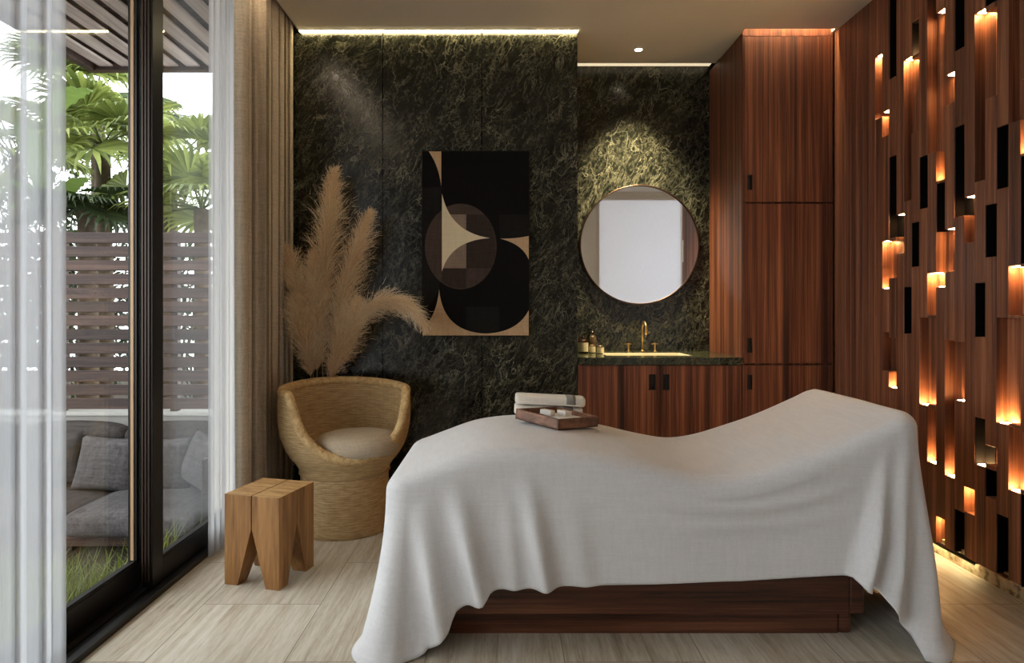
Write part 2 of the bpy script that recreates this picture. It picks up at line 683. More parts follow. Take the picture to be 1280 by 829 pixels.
b = MB()
T = CZ + .16
b.box((-1.225, -2.2, CZ), (1.43, 3.74, T))
b.box((1.43, -2.2, CZ), (2.3, 3.748, T))
b.box((1.965, 3.748, CZ), (2.3, 3.8, T))
b.box((2.3, -.3, CZ), (3.3, 1.9, T))
b.box((-1.225, 3.74, CZ), (.441, 3.9, T))
b.box((.441, 3.74, CZ), (1.43, 4.27, T))
b.box((-1.8, -2.4, T), (3.4, 4.7, T + .1))           # slab over the slots and the curtain pocket
b.box((.441, 4.27, CZ + .05), (1.43, 4.5, T))
struct(b.build('ceiling', 'ceil'), 'taupe plaster ceiling with shadow slots', 'ceiling')

# marble feature wall: three slabs with fine open joints
b = MB()
for x0, x1 in ((-1.5, -.7305), (-.7265, -.1355), (-.1315, .441)):
    b.box((x0, D1, 0), (x1, D1 + .05, CZ - .005), bev=.0015, seg=1)
b.box((-1.5, D1 + .05, 0), (.441, D1 + .12, CZ), 1)
b.box((.30, D1 + .06, 0), (.441, D2, CZ))
struct(b.build('wall_back', ['marble', 'dark']), 'dark green veined marble slabs behind the rattan chair', 'wall')
b = MB()
b.box((.42, D2, 0), (1.5, D2 + .1, CZ + .1))
struct(b.build('wall_alcove', 'marble'), 'dark green veined marble behind the round mirror', 'wall')
b = MB()
b.box((-1.8, 4.5, -.12), (2.3, 4.6, T + .1))
b.box((-1.8, D1 + .13, -.5), (-1.5, 4.6, T + .1))
struct(b.build('wall_outer', 'plaster'))

# left wall strips above, and pier at the end of the glazing
b = MB()
b.box((-1.62, -2.4, 2.86), (-1.36, 3.92, T))
b.box((-1.62, 3.74, -.5), (-1.36, 3.92, T))
b.box((-1.62, -2.4, -.5), (-1.36, -.69, T))
struct(b.build('wall_left', 'plaster'))

# walls behind the camera
b = MB()
b.box((-1.62, -2.3, -.1), (1.15, -2.2, T))
b.box((1.15, -2.3, -.1), (1.25, -.251, T))
b.box((1.30, -.25, -.1), (2.55, -.15, .35))
b.box((1.30, -.25, 2.74), (2.55, -.15, T))
b.box((.80, -.25, -.1), (1.30, -.15, T))
b.box((2.55, -.25, -.1), (3.3, -.15, T))
b.box((3.2, -.15, -.1), (3.3, 1.65, T))
b.box((2.0, 1.65, -.1), (3.3, 1.70, T))
struct(b.build('wall_front', 'plaster'))
w2 = struct(bpy.data.objects.new('fill_window', None), 'added white fill window behind the viewer, standing in for a white wall', 'window')  # added window: stands in for the mirrored white wall and gives fill light
COL.objects.link(w2)
b = MB()
for lo, hi in (((1.30, -.22, .35), (2.55, -.16, .40)), ((1.30, -.22, 2.69), (2.55, -.16, 2.74)), ((1.30, -.22, .40), (1.345, -.16, 2.69)), ((2.505, -.22, .40), (2.55, -.16, 2.69))):
    b.box(lo, hi, bev=.004)
b.build('frame', 'plaster', w2)
b = MB()
b.box((1.345, -.205, .40), (2.505, -.197, 2.69))
b.build('blind', 'blind', w2)

# ------------------------------------------------------------------ right wall: slats with lit niches
U = .0590
K0 = 3.371
def ky(k):                      # far edge of column k
    return K0 - U * k


def kz(k, y):                   # pixel row on the slat front at the far edge of column k -> height
    d = ky(k)
    return CH - (y - 388) / F * d


# (column, top row, bottom row, blackened as deep shade)
REC = [
    (0, 72, 150, 0), (1, 141, 172, 0), (1, 302, 361, 0), (1, 415, 463, 0),
    (2, -60, 100, 1), (2, 197, 298, 1), (2, 302, 348, 0), (2, 422, 484, 0),
    (3, 269, 317, 0), (4, 76, 252, 0), (4, 359, 417, 1),
    (5, 29, 71, 1), (5, 75, 167, 0), (5, 279, 334, 1),
    (6, 197, 262, 1), (6, 397, 505, 0),
    (7, -60, 193, 0), (7, 342, 394, 0), (7, 398, 505, 0), (7, 510, 577, 0),
    (8, 17, 227, 0), (8, 230, 290, 1), (8, 291, 359, 0), (8, 645, 678, 0),
    (9, 95, 133, 0), (9, 287, 340, 0), (9, 425, 594, 0),
    (10, -60, 65, 1), (10, 160, 272, 1), (10, 427, 500, 0), (10, 636, 689, 1),
    (11, 247, 304, 0), (11, 608, 639, 0),
    (12, 18, 228, 0), (12, 354, 421, 1), (12, 521, 580, 1),
    (13, -60, 9, 1), (13, 16, 125, 0), (13, 257, 322, 1), (13, 556, 580, 0), (13, 585, 620, 1),
    (14, 160, 237, 1), (14, 397, 528, 0), (14, 642, 716, 1),
    (15, -60, 155, 0), (15, 333, 394, 0), (15, 398, 529, 0), (15, 533, 612, 0),
    (16, 100, 193, 0), (16, 196, 330, 1), (16, 334, 395, 0), (16, 540, 612, 0), (16, 617, 734, 1),
    (18, 60, 180, 1), (18, 420, 560, 1), (19, 240, 330, 1), (20, 500, 640, 1), (21, 30, 150, 1), (21, 420, 470, 1),
    (22, 300, 400, 1), (24, 100, 260, 1), (24, 520, 640, 1), (26, 350, 480, 1), (27, 40, 150, 1),
]
# (first column, last column, row, direction, strength class)
LIGHTS = [
    (0, 0, 72, -1), (1, 1, 141, -1), (1, 2, 302, -1), (1, 1, 361, 1), (2, 2, 484, 1), (3, 3, 269, -1),
    (4, 5, 76, -1), (6, 7, 505, 1), (7, 7, 342, -1), (7, 7, 577, 1), (8, 8, 17, -1), (8, 8, 227, 1),
    (8, 8, 359, 1), (8, 8, 645, -1), (9, 9, 95, -1), (9, 9, 287, -1), (9, 9, 594, 1), (10, 10, 500, 1),
    (11, 11, 247, -1), (11, 11, 608, -1), (12, 13, 18, -1), (12, 13, 580, 1), (14, 15, 528, 1),
    (15, 16, 334, -1), (15, 16, 612, 1), (16, 16, 193, 1),
]
b = MB()
ZB = .068
NCOL = 28
# flat panel between the cabinet and the first niches, and the plain run nearer the camera
for k in range(-7, NCOL):
    y1 = ky(k)
    y0 = y1 - U
    if y1 > D1 - .002:
        y1 = D1 - .002
    cuts = sorted(((max(ZB, kz(k, r[2])), min(CZ, kz(k, r[1])), r[3]) for r in REC if r[0] == k), key=lambda c: c[0])
    z = ZB + R.uniform(-.004, .004)
    j = 0 if k < 0 else R.uniform(0, .004)
    for z0, z1, ln in cuts:
        if z1 <= z:
            continue
        if z0 - z > .004:
            b.box((XR + j, y0 + .0005, z), (XR + .085, y1 - .0005, z0), 0, bev=.0012, seg=1)
        if ln:                                  # black plates stand in for the shade of a deep unlit slot
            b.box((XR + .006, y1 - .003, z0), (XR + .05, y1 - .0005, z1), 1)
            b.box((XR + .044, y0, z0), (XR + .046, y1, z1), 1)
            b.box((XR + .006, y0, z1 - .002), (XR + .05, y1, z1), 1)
        z = z1
    if CZ - z > .004:
        b.box((XR + j, y0 + .0005, z), (XR + .085, y1 - .0005, CZ - .001), 0, bev=.0012, seg=1)
for k in range(-7, NCOL, 5):
    b.box((XR + .048, ky(k + 5), ZB), (XR + .085, min(ky(k), D1), CZ), 0)
b.box((XR + .086, 1.70, 0), (XR + .2, D2 + .2, T + .05), 2)
struct(b.build('wall_right', ['slat', 'dark', 'plaster']), 'walnut slat wall with staggered lit niches', 'wall')
b = MB()
b.box((XR + .030, 1.75, 0), (XR + .086, D1 - .001, ZB + .012), bev=.002)
struct(b.build('baseboard_right', 'plinth'), 'recessed stone plinth under the slat wall', 'baseboard')

ORD = ['first', 'second', 'third', 'fourth', 'fifth', 'sixth', 'seventh', 'eighth', 'ninth', 'tenth', 'eleventh', 'twelfth', 'thirteenth', 'fourteenth', 'fifteenth']
for dr in (-1, 1):
    L = sorted([l for l in LIGHTS if l[3] == dr], key=lambda l: (l[0] + l[1], l[2]))
    for i, (ka, kb, row, _) in enumerate(L):
        y1, y0 = ky(ka) - .008, ky(kb) - U + .006
        z = kz(ka, row)
        b = MB()
        if dr < 0:
            b.box((XR + .010, y0, z - .002), (XR + .040, y1, z - .0005), bev=.0005, seg=1)
        else:
            b.box((XR + .010, y0, z + .0005), (XR + .040, y1, z + .002), bev=.0005, seg=1)
        o = b.build('niche_light', 'niche')
        wd = 'down' if dr < 0 else 'up'
        tag(o, 'warm niche light in slat wall shining %s, %s from the left of those shining %s' % (wd, ORD[i], wd), 'light',
            'niche lights in the slat wall')
b = MB()
b.box((XR + .006, 2.68, ZB - .009), (XR + .022, 3.02, ZB - .007))
b.box((XR + .001, 2.66, ZB - .007), (XR + .026, 3.04, ZB - .005), 1)
b.box((XR + .001, 2.66, ZB - .013), (XR + .003, 3.04, ZB - .007), 1)
tag(b.build('plinth_light', ['under', 'alu']), 'warm strip light under the slat wall shining on the stone floor', 'light')

# ------------------------------------------------------------------ tall cabinet, vanity
XC0, XC1 = 1.43, 1.976
tc = thing('tall_cabinet', 'tall reddish wood cabinet with three stacked doors beside the slat wall', 'cabinet', (XC0, D1, 0))
b = MB()
b.box((0, .022, 0), (.018, D2 - D1 - .001, CZ - .004), bev=.001, seg=1)
b.box((.018, .024, 0), (XC1 - XC0, .05, CZ + .157), bev=.001, seg=1)
b.box((.004, .004, CZ - .022), (XC1 - XC0, .024, CZ + .157))
b.box((.0, .0, CZ - .022), (.009, .05, CZ - .004))
b.box((.0, .002, 0), (.009, .022, CZ - .022), bev=.001, seg=1)
b.box((.018, .05, 0), (XC1 - XC0, D2 - D1 - .001, .06))
b.box((.018, .05, CZ - .03), (XC1 - XC0, D2 - D1 - .001, CZ - .012))
b.build('body', 'cab', tc)


def zrow(y, d):
    return CH - (y - 388) / F * d


def pulled_door(name, lo, hi, pull, parent, mat='cab'):
    """slab door with a rectangular finger recess cut through (pull = x0, x1, z0, z1)"""
    d = MB()
    x0, x1, z0, z1 = pull
    for a, c in (((lo[0], lo[1], lo[2]), (x0, hi[1], hi[2])), ((x1, lo[1], lo[2]), (hi[0], hi[1], hi[2])),
                 ((x0, lo[1], lo[2]), (x1, hi[1], z0)), ((x0, lo[1], z1), (x1, hi[1], hi[2]))):
        d.box(a, c)
    bmesh.ops.remove_doubles(d.bm, verts=d.bm.verts, dist=1e-5)
    o = d.build(name, mat, parent)
    h = MB()
    h.box((x0, lo[1] + .014, z0), (x1, hi[1] - .001, z1))
    for a, c in (((x0, lo[1] - .001, z0), (x0 + .003, lo[1] + .014, z1)), ((x1 - .003, lo[1] - .001, z0), (x1, lo[1] + .014, z1)),
                 ((x0, lo[1] - .001, z0), (x1, lo[1] + .014, z0 + .003)), ((x0, lo[1] - .001, z1 - .003), (x1, lo[1] + .014, z1))):
        h.box(a, c)
    hh = h.build('recessed_pull', 'pull', o)
    hh['label'] = 'black recessed finger pull'
    return o


sx = F / D1
dx0, dx1 = .010, (1040.5 - 630) / sx - XC0
for (ya, yb, py) in ((45.5, 252.5, 228), (255, 454, 432), (457, 636, 478)):
    z1, z0 = zrow(ya, D1), zrow(yb, D1)
    pz = zrow(py, D1)
    pulled_door('door', (dx0, 0, z0), (dx1, .020, z1), (dx0 + .018, dx0 + .049, pz - .045, pz + .045), tc)
b = MB()
b.box((dx1 + .006, .004, .02), (XC1 - XC0, .022, CZ - .014), bev=.001, seg=1)
b.build('filler_strip', 'cab', tc)

vc = thing('vanity_cabinet', 'low reddish wood vanity cabinet with two doors under the marble worktop', 'cabinet', (.441, D1, 0))
VW = XC0 - .441
ZT = zrow(447, D1)
ZU = zrow(456, D1)
b = MB()
b.box((.002, .024, .0), (VW - .004, D2 - D1 - .003, .08))
b.box((.002, .024, .08), (VW - .004, .04, ZU - .002))
for x in (.002, VW - .024):
    b.box((x, .04, .08), (x + .02, D2 - D1 - .003, ZU - .002))
b.build('body', 'cab', vc)
xm = (825 - 630) / sx - .441
pz = zrow(478, D1)
for x0, x1, pc in ((.004, xm - .0015, (815.5 - 630) / sx - .441), (xm + .0015, VW - .006, (832.5 - 630) / sx - .441)):
    pulled_door('door', (x0, 0, .05), (x1, .022, ZU - .004), (pc - .021, pc + .021, pz - .048, pz + .048), vc)

wt = thing('marble_worktop', 'polished dark green marble worktop on the vanity cabinet', 'worktop', (.441, D1, ZU))
b = MB()
sx0, sx1, sy0, sy1 = .20, .74, .16, .47
th = ZT - ZU
for lo, hi in (((.002, -.012, 0), (sx0, D2 - D1 - .002, th)), ((sx1, -.012, 0), (VW - .003, D2 - D1 - .002, th)),
               ((sx0, -.012, 0), (sx1, sy0, th)), ((sx0, sy1, 0), (sx1, D2 - D1 - .002, th))):
    b.box(lo, hi)
bmesh.ops.remove_doubles(b.bm, verts=b.bm.verts, dist=1e-5)
b.build('slab', 'marble_top', wt)
b = MB()
dz = .13
for lo, hi in (((sx0, sy0, -dz), (sx1, sy1, -dz + .012)), ((sx0, sy0, -dz), (sx0 + .012, sy1, th - .004)), ((sx1 - .012, sy0, -dz), (sx1, sy1, th - .004)),
               ((sx0, sy0, -dz), (sx1, sy0 + .012, th - .004)), ((sx0, sy1 - .012, -dz), (sx1, sy1, th - .004))):
    b.box(lo, hi, bev=.002)
o = b.build('basin', 'porc', wt)
o['label'] = 'cream undermounted basin'

fx = (803 - 630) / F * 4.31
fc = thing('faucet', 'slender brass gooseneck faucet with two taps behind the basin', 'faucet', (fx, 4.31, ZT))
b = MB()
b.lathe([(.018, 0), (.018, .006), (.009, .009), (.009, .012)], 20)
pts = [(0, 0, .01), (0, 0, .15)] + [(0, -.055 + .055 * math.cos(a), .15 + .055 * math.sin(a)) for a in [PI * k / 12 for k in range(1, 13)]] + [(0, -.11, .12)]
b.tube(pts, .0075, 10)
b.build('spout', 'brass', fc)
for dx in (-.095, .085):
    b = MB()
    b.lathe([(.014, 0), (.014, .005), (.007, .008), (.007, .05), (.010, .052), (.010, .058), (.004, .06)], 16, center=(dx, 0, 0))
    b.tube([(dx - .022, 0, .054), (dx + .022, 0, .054)], .004, 8)
    b.build('tap', 'brass', fc)

# small toiletries at the left end of the worktop
def bottle(name, label, xp, yb, d, r, h, mat, neck, lab=None, cap='amber'):
    X = (xp - 630) / F * d
    t = thing(name, label, 'bottle' if 'bottle' in name else 'jar', (X, d, ZT), 0, 'toiletries on the worktop')
    b = MB()
    b.lathe([(r * .9, 0), (r, .004), (r, h * neck), (r * .8, h * neck + .006), (r * .38, h * neck + .014), (r * .38, h * .93)], 24)
    b.build('body', mat, t)
    b = MB()
    b.lathe([(r * .46, h * .90), (r * .46, h), (r * .4, h + .003)], 20)
    b.build('cap', cap, t)
    if lab:
        b = MB()
        b.lathe([(r + .0008, lab[0] * h), (r + .0008, lab[1] * h)], 24, caps=False)
        b.build('label', 'label', t)
    return t


bottle('lotion_bottle', 'dark bottle with cream label at the left end of the worktop', 729, 437, 4.16, .032, .105, 'amber', .8, (.12, .68))
bottle('cream_jar', 'small cream-labelled jar on the worktop next to the dark bottle', 740, 438, 4.20, .022, .058, 'smoke', .78, (.08, .74))
bottle('balm_jar', 'small cream-labelled jar on the worktop nearest the basin', 750.5, 438, 4.14, .022, .055, 'smoke', .78, (.08, .74))
bottle('oil_bottle', 'tall smoked glass bottle without label behind the small jars', 741, 430, 4.31, .024, .135, 'smoke', .74)

# ------------------------------------------------------------------ mirror
MD = 4.372
mx, _, mz = px(799.5, 306, MD)
mr = 74.0 / F * MD
mi = thing('wall_mirror', 'large round mirror with thin dark frame on the alcove marble', 'mirror', (mx, D2, mz))
b = MB()
b.lathe([(mr - .004, 0), (mr + .006, 0), (mr + .006, .03), (mr - .004, .03), (mr - .004, 0)], 96, caps=False)
o = b.build('frame', 'steel', mi)
o.rotation_euler = (PI / 2, 0, 0)
b = MB()
b.lathe([(mr - .003, .002), (mr - .003, .024)], 96)
o = b.build('glass', 'mirror', mi)
o.rotation_euler = (PI / 2, 0, 0)

# ------------------------------------------------------------------ art panel
ax0, _, az1 = px(528.5, 190.5, D1)
ax1, _, az0 = px(661, 419.5, D1)
ap = thing('art_panel', 'tall black and beige abstract panel of curved shapes on the marble wall', 'picture', (0, D1, 0))
b = MB()
b.box((ax0 - .003, -.026, az0 - .003), (ax1 + .003, -.001, az1 + .003), bev=.002)
b.build('board', 'ink2', ap)


def A(p):
    return (ax0 + (p[0] - 88) / 405 * (ax1 - ax0), az1 - (p[1] - 62) / 703 * (az1 - az0))


def curve(p0, p1, p2, n=14):
    return [((1 - t) ** 2 * p0[0] + 2 * t * (1 - t) * p1[0] + t * t * p2[0], (1 - t) ** 2 * p0[1] + 2 * t * (1 - t) * p1[1] + t * t * p2[1]) for t in [k / n for k in range(n + 1)]]


b = MB()


def shape(pts, mi, lvl):
    q = []
    for p in pts:
        p = A(p)
        if not q or (abs(p[0] - q[-1][0]) + abs(p[1] - q[-1][1])) > 1e-5:
            q.append(p)
    b.prism(q, 1, -.0262 - .0005 * lvl - .0004, -.026, mi)


shape([(89, 63), (492, 63), (492, 764), (89, 764)], 0, 0)
shape([(89, 200), (160, 200), (160, 400), (152, 588), (89, 700)], 1, 1)
shape([(380, 303), (492, 303), (492, 386), (383, 394)], 1, 1)
shape([(255, 655), (380, 655), (380, 745), (330, 755), (255, 745)], 1, 1)
cx, cy, rx, ry = 234, 425, 136, 163
circ = [(cx + rx * math.cos(2 * PI * k / 64), cy + ry * math.sin(2 * PI * k / 64)) for k in range(64)]
shape(circ, 4, 2)
shape([(255, 303), (325, 303), (352, 345), (366, 395), (366, 460), (350, 508), (255, 508)], 6, 3)
shape([(163, 508), (255, 508), (255, 584), (200, 582), (163, 560)], 6, 3)
shape([(163, 303), (255, 303), (255, 508), (163, 508)], 5, 4)
shape(curve((163, 225), (195, 372), (345, 393)) + curve((345, 393), (196, 402), (163, 520)), 3, 5)
shape(curve((113, 63), (152, 120), (160, 195)) + [(160, 63)], 2, 3)
shape(curve((383, 395), (440, 396), (492, 385)) + curve((492, 475), (468, 415), (383, 395)), 2, 3)
shape([(89, 764), (89, 735)] + curve((89, 735), (144, 690), (152, 588)) + curve((152, 588), (166, 752), (330, 757)) + curve((330, 757), (450, 752), (492, 668)) + [(492, 764)], 2, 3)
b.build('print', ['ink', 'ink2', 'oat', 'cream', 'umber', 'umber2', 'umber3'], ap, recalc=True)

# ------------------------------------------------------------------ lamps of the room
for i, (x0, x1, lab) in enumerate(((-1.222, -.7305, 'left of three warm light strips along the top of the marble wall'),
                                   (-.7265, -.1355, 'middle of three warm light strips along the top of the marble wall'),
                                   (-.1315, .441, 'right of three warm light strips along the top of the marble wall'))):
    b = MB()
    b.box((x0 + .002, D1 - .030, CZ - .005), (x1 - .002, D1 - .001, CZ - .003))
    b.box((x0 + .002, D1 - .032, CZ - .003), (x1 - .002, D1 - .001, CZ - .0003), 1)
    tag(b.build('cove_light', ['led', 'alu']), lab, 'light', 'light strips on the marble wall')
b = MB()
b.box((.443, 4.275, CZ + .030), (1.428, D2 - .002, CZ + .04))
b.box((.443, 4.272, CZ + .040), (1.428, D2 - .002, CZ + .048), 1)
tag(b.build('alcove_light', ['cove', 'alu']), 'glowing ceiling slot above the round mirror', 'light')
b = MB()
b.box((1.45, 3.752, CZ + .148), (1.95, 3.778, CZ + .152))
b.box((1.45, 3.750, CZ + .152), (1.95, 3.788, CZ + .158), 1)
tag(b.build('cabinet_light', ['slot', 'alu']), 'hidden warm light strip in the ceiling slot over the tall cabinet', 'light')
# linear ceiling light beside the curtain pocket (its reflection crosses the marble)
b = MB()
b.box((-1.20, 1.2, CZ - .010), (-1.16, 3.25, CZ - .001), 1)
b.box((-1.189, 1.205, CZ - .012), (-1.171, 3.245, CZ - .010))
tag(b.build('linear_ceiling_light', ['linear', 'alu']), 'long warm ceiling light strip running beside the curtain pocket', 'light')

dl = thing('ceiling_downlight', 'small round recessed downlight in the ceiling above the mirror', 'light', (.86, 4.04, CZ))
b = MB()
b.lathe([(.024, -.001), (.036, -.001), (.036, -.004), (.024, -.006), (.024, -.001)], 32, caps=False)
b.build('trim_ring', 'ceil', dl)
b = MB()
b.lathe([(.0235, -.0005), (.0235, -.004)], 32)
b.build('lamp_lens', 'bulb', dl)


def spot(name, loc, tgt, power, size, blend, color=(1, .82, .50), rad=.02):
    ld = bpy.data.lights.new(name, 'SPOT')
    ld.energy = power
    ld.color = color
    ld.spot_size = math.radians(size)
    ld.spot_blend = blend
    ld.shadow_soft_size = rad
    o = bpy.data.objects.new(name, ld)
    COL.objects.link(o)
    o.location = loc
    o.rotation_euler = (Vector(tgt) - Vector(loc)).to_track_quat('-Z', 'Y').to_euler()
    return o


spot('downlight_beam', (.86, 4.04, CZ - .012), (.89, 4.40, 1.35), 420, 72, 1.0, (1, .82, .50), .08)

# ------------------------------------------------------------------ glazing
def sash(name, x, y0, y1, lab, stile=(.075, .075), rail=.115):
    d = struct(bpy.data.objects.new(name, None), lab, 'door')
    COL.objects.link(d)
    b = MB()
    t = .045
    b.box((x - t, y0, .022), (x, y0 + stile[0], 2.86), bev=.002)
    b.box((x - t, y1 - stile[1], .022), (x, y1, 2.86), bev=.002)
    b.box((x - t, y0 + stile[0], .022), (x, y1 - stile[1], rail), bev=.002)
    b.box((x - t, y0 + stile[0], 2.80), (x, y1 - stile[1], 2.86), bev=.002)
    # glazing bead round the pane
    for lo, hi in (((x - .012, y0 + stile[0], rail), (x - .004, y1 - stile[1], rail + .012)),
                   ((x - .012, y0 + stile[0], rail), (x - .004, y0 + stile[0] + .010, 2.80)),
                   ((x - .012, y1 - stile[1] - .010, rail), (x - .004, y1 - stile[1], 2.80))):
        b.box(lo, hi)
    b.build('frame', 'alu', d)
    b = MB()
    b.box((x - t / 2 - .004, y0 + stile[0] - .005, rail - .005), (x - t / 2 + .004, y1 - stile[1] + .005, 2.805))
    b.build('glass_pane', 'glass', d)
    return d


XRD, XLD = -1.40, -1.47
dr = sash('door_1', XRD, 2.518, 3.74, 'black framed sliding glass door behind the white sheer curtain')
dlft = sash('door_2', XLD, .92, 2.60, 'black framed sliding glass door in front of the outdoor sofa', stile=(.075, .054))
b = MB()
b.box((XLD - .030, 2.538, .125), (XLD - .018, 2.5465, 2.80), bev=.001)
o = b.build('bronze_gasket', 'bronze', dlft)
o['label'] = 'bronze strip along the door edge'
b = MB()
for x in (-1.441, -1.4285, -1.416):
    b.box((x, 2.511, .05), (x + .007, 2.5185, 2.82), bev=.001)
o = b.build('edge_profile', 'brown', dr)
sash('door_3', XRD, -.68, .99, 'black framed sliding glass door nearest the viewer')
b = MB()
b.box((-1.53, -.69, -.12), (WX, 3.74, .012), bev=.003)
for x in (-1.395, -1.43, -1.465, -1.50):
    b.box((x, -.69, .012), (x + .008, 3.74, .020))
b.box((WX - .03, -.69, .010), (WX, 3.74, .024), bev=.003)
struct(b.build('trim_1', 'alu'), 'black sliding door track let into the floor', 'door track')

# ------------------------------------------------------------------ curtains
def curtain(name, lab, x, y0, y1, z0, z1, amp, pitch, mat, seed, cat='curtain', thick=0, grp=None, ny=None, lean=0):
    rr = random.Random(seed)
    ph = [rr.uniform(0, 6.28) for _ in range(4)]
    ny = ny or int((y1 - y0) / pitch * 14)
    nz = 26

    def fn(i, j):
        s = i / (ny - 1)
        t = j / (nz - 1)
        y = y0 + (y1 - y0) * s
        q = (y - y0) / pitch * 2 * PI
        a = amp * (.75 + .25 * math.sin(q * .31 + ph[0]))
        dx = a * math.sin(q + .7 * math.sin(q * .23 + ph[1]) + .25 * math.sin(t * 2.2 + ph[2]) * (1 - t))
        dx += a * .28 * math.sin(q * 2.1 + ph[3] + .4 * t)
        return (x + dx + lean * (1 - t), y + .18 * pitch * math.sin(q * 2 + ph[2]) * (1 if 0 < i < ny - 1 else 0), z0 + (z1 - z0) * t)
    b = MB()
    b.grid(fn, ny, nz)
    o = b.build(name, mat)
    if thick:
        solidify(o, thick)
    return tag(o, lab, cat, grp)


curtain('linen_drape', 'heavy beige linen drape hanging beside the marble wall', -1.262, 2.985, 3.765, .006, 2.95, .030, .088, 'drape', 3, thick=.004)
curtain('sheer_curtain', 'white sheer curtain between the black door frame and the beige drape', -1.335, 2.87, 3.30, .006, 2.95, .017, .055, 'sheer', 5, grp=None)
curtain('sheer_curtain', 'white sheer curtain at the far left in front of the glass door', -1.330, .95, 1.905, .006, 2.95, .022, .105, 'sheer', 8, grp=None)

# ------------------------------------------------------------------ massage table and sheet
TX0, TX1, TY0, TY1 = -.412, 1.438, 2.14, 2.885
ZTOP = [(-.44, .535), (-.38, .55), (-.27, .592), (-.13, .640), (0, .660), (.12, .662), (.25, .652), (.44, .618), (.60, .580), (.72, .562), (.84, .575), (.98, .616), (1.13, .668), (1.30, .742), (1.39, .784), (1.45, .790)]


def zt(x):
    return interp(ZTOP, x)


mt = thing('massage_table', 'long massage table on a stepped reddish wood plinth under the white sheet', 'massage table', (0, 0, 0))
b = MB()
b.box((-.20, 2.21, .0), (1.168, 2.83, .077), bev=.003)
b.box((1.170, 2.21, .0), (1.215, 2.83, .077), bev=.012)
b.build('plinth', 'base', mt)
b = MB()
b.box((-.235, 2.185, .079), (1.193, 2.85, .36), bev=.003)
b.box((1.195, 2.185, .079), (1.248, 2.85, .36), bev=.014, seg=3)
b.build('base_cabinet', 'base', mt)
b = MB()
ins = .045


def pad(i, j):
    x = TX0 + ins + (TX1 - TX0 - 2 * ins) * i / 39
    prof = [(0, -.12), (-.02, -.07), (.02, -.03), (.08, -.022)]
    n = 12
    if j < 4:
        return (x, TY0 + ins + prof[j][0], max(.362, zt(x) + prof[j][1]))
    if j >= n - 4:
        q = prof[n - 1 - j]
        return (x, TY1 - ins - q[0], max(.362, zt(x) + q[1]))
    t = (j - 3) / (n - 7)
    return (x, TY0 + ins + .08 + (TY1 - TY0 - 2 * ins - .16) * t, zt(x) - .022)


V = b.grid(pad, 40, 12)
for rg in (V[0][::-1], V[-1]):
    b.bm.faces.new(rg)
for i in range(39):
    b.bm.faces.new((V[i][0], V[i][11], V[i + 1][11], V[i + 1][0]))
b.build('padded_top', 'pad', mt, recalc=True)

# the sheet, ring by ring: top, rounded shoulder, hanging skirt with folds
def perim(n=420, r=.085):
    pts = []
    segs = [((TX0 + r, TY0), (TX1 - r, TY0)), ((TX1, TY0 + r), (TX1, TY1 - r)), ((TX1 - r, TY1), (TX0 + r, TY1)), ((TX0, TY1 - r), (TX0, TY0 + r))]
    cs = [(TX1 - r, TY0 + r, -PI / 2), (TX1 - r, TY1 - r, 0), (TX0 + r, TY1 - r, PI / 2), (TX0 + r, TY0 + r, PI)]
    nrm = [(0, -1), (1, 0), (0, 1), (-1, 0)]
    dens = [150, 50, 150, 50]
    for k in range(4):
        (xa, ya), (xb, yb) = segs[k]
        for i in range(dens[k]):
            t = i / dens[k]
            pts.append((xa + (xb - xa) * t, ya + (yb - ya) * t, *nrm[k], k, t))
        cxx, cyy, a0 = cs[k]
        for i in range(20):
            t = i / 20
            a = a0 + PI / 2 * t
            pts.append((cxx + r * math.cos(a), cyy + r * math.sin(a), math.cos(a), math.sin(a), k + .5, t))
    return pts


PER = perim()
# front hem: top x -> (hem height, extra outward, x shift)
FH = [(-.40, .004), (-.33, .003), (-.28, .006), (-.235, .030), (-.20, .062), (-.178, .085), (-.165, .128), (-.12, .150), (-.068, .166), (-.045, .196), (.05, .196), (.16, .198), (.3, .201), (.8, .214), (1.10, .236), (1.165, .240), (1.19, .205), (1.215, .212), (1.24, .200), (1.29, .120), (1.34, .06), (1.39, .02), (1.43, .004)]
FO = [(-.40, .105), (-.30, .085), (-.22, .05), (-.16, .03), (0, .015), (.2, .006), (1.0, .006), (1.15, .012), (1.25, .03), (1.35, .05), (1.41, .07)]
RIDG = [  # x at shoulder, x at hem, width top, width hem, amplitude, start
    (-.36, -.345, .030, .030, .030, .12), (-.290, -.200, .044, .036, .066, .05), (-.175, -.075, .040, .034, .068, .03), (.070, .140, .038, .030, .050, .05),
    (.005, .035, .03, .026, .018, .2), (.20, .275, .05, .04, .016, .15), (1.300, 1.190, .024, .024, .070, .03), (1.365, 1.270, .022, .028, .066, .05), (1.42, 1.375, .020, .026, .034, .1)]
RT, RS = 14, 46
RE = .055


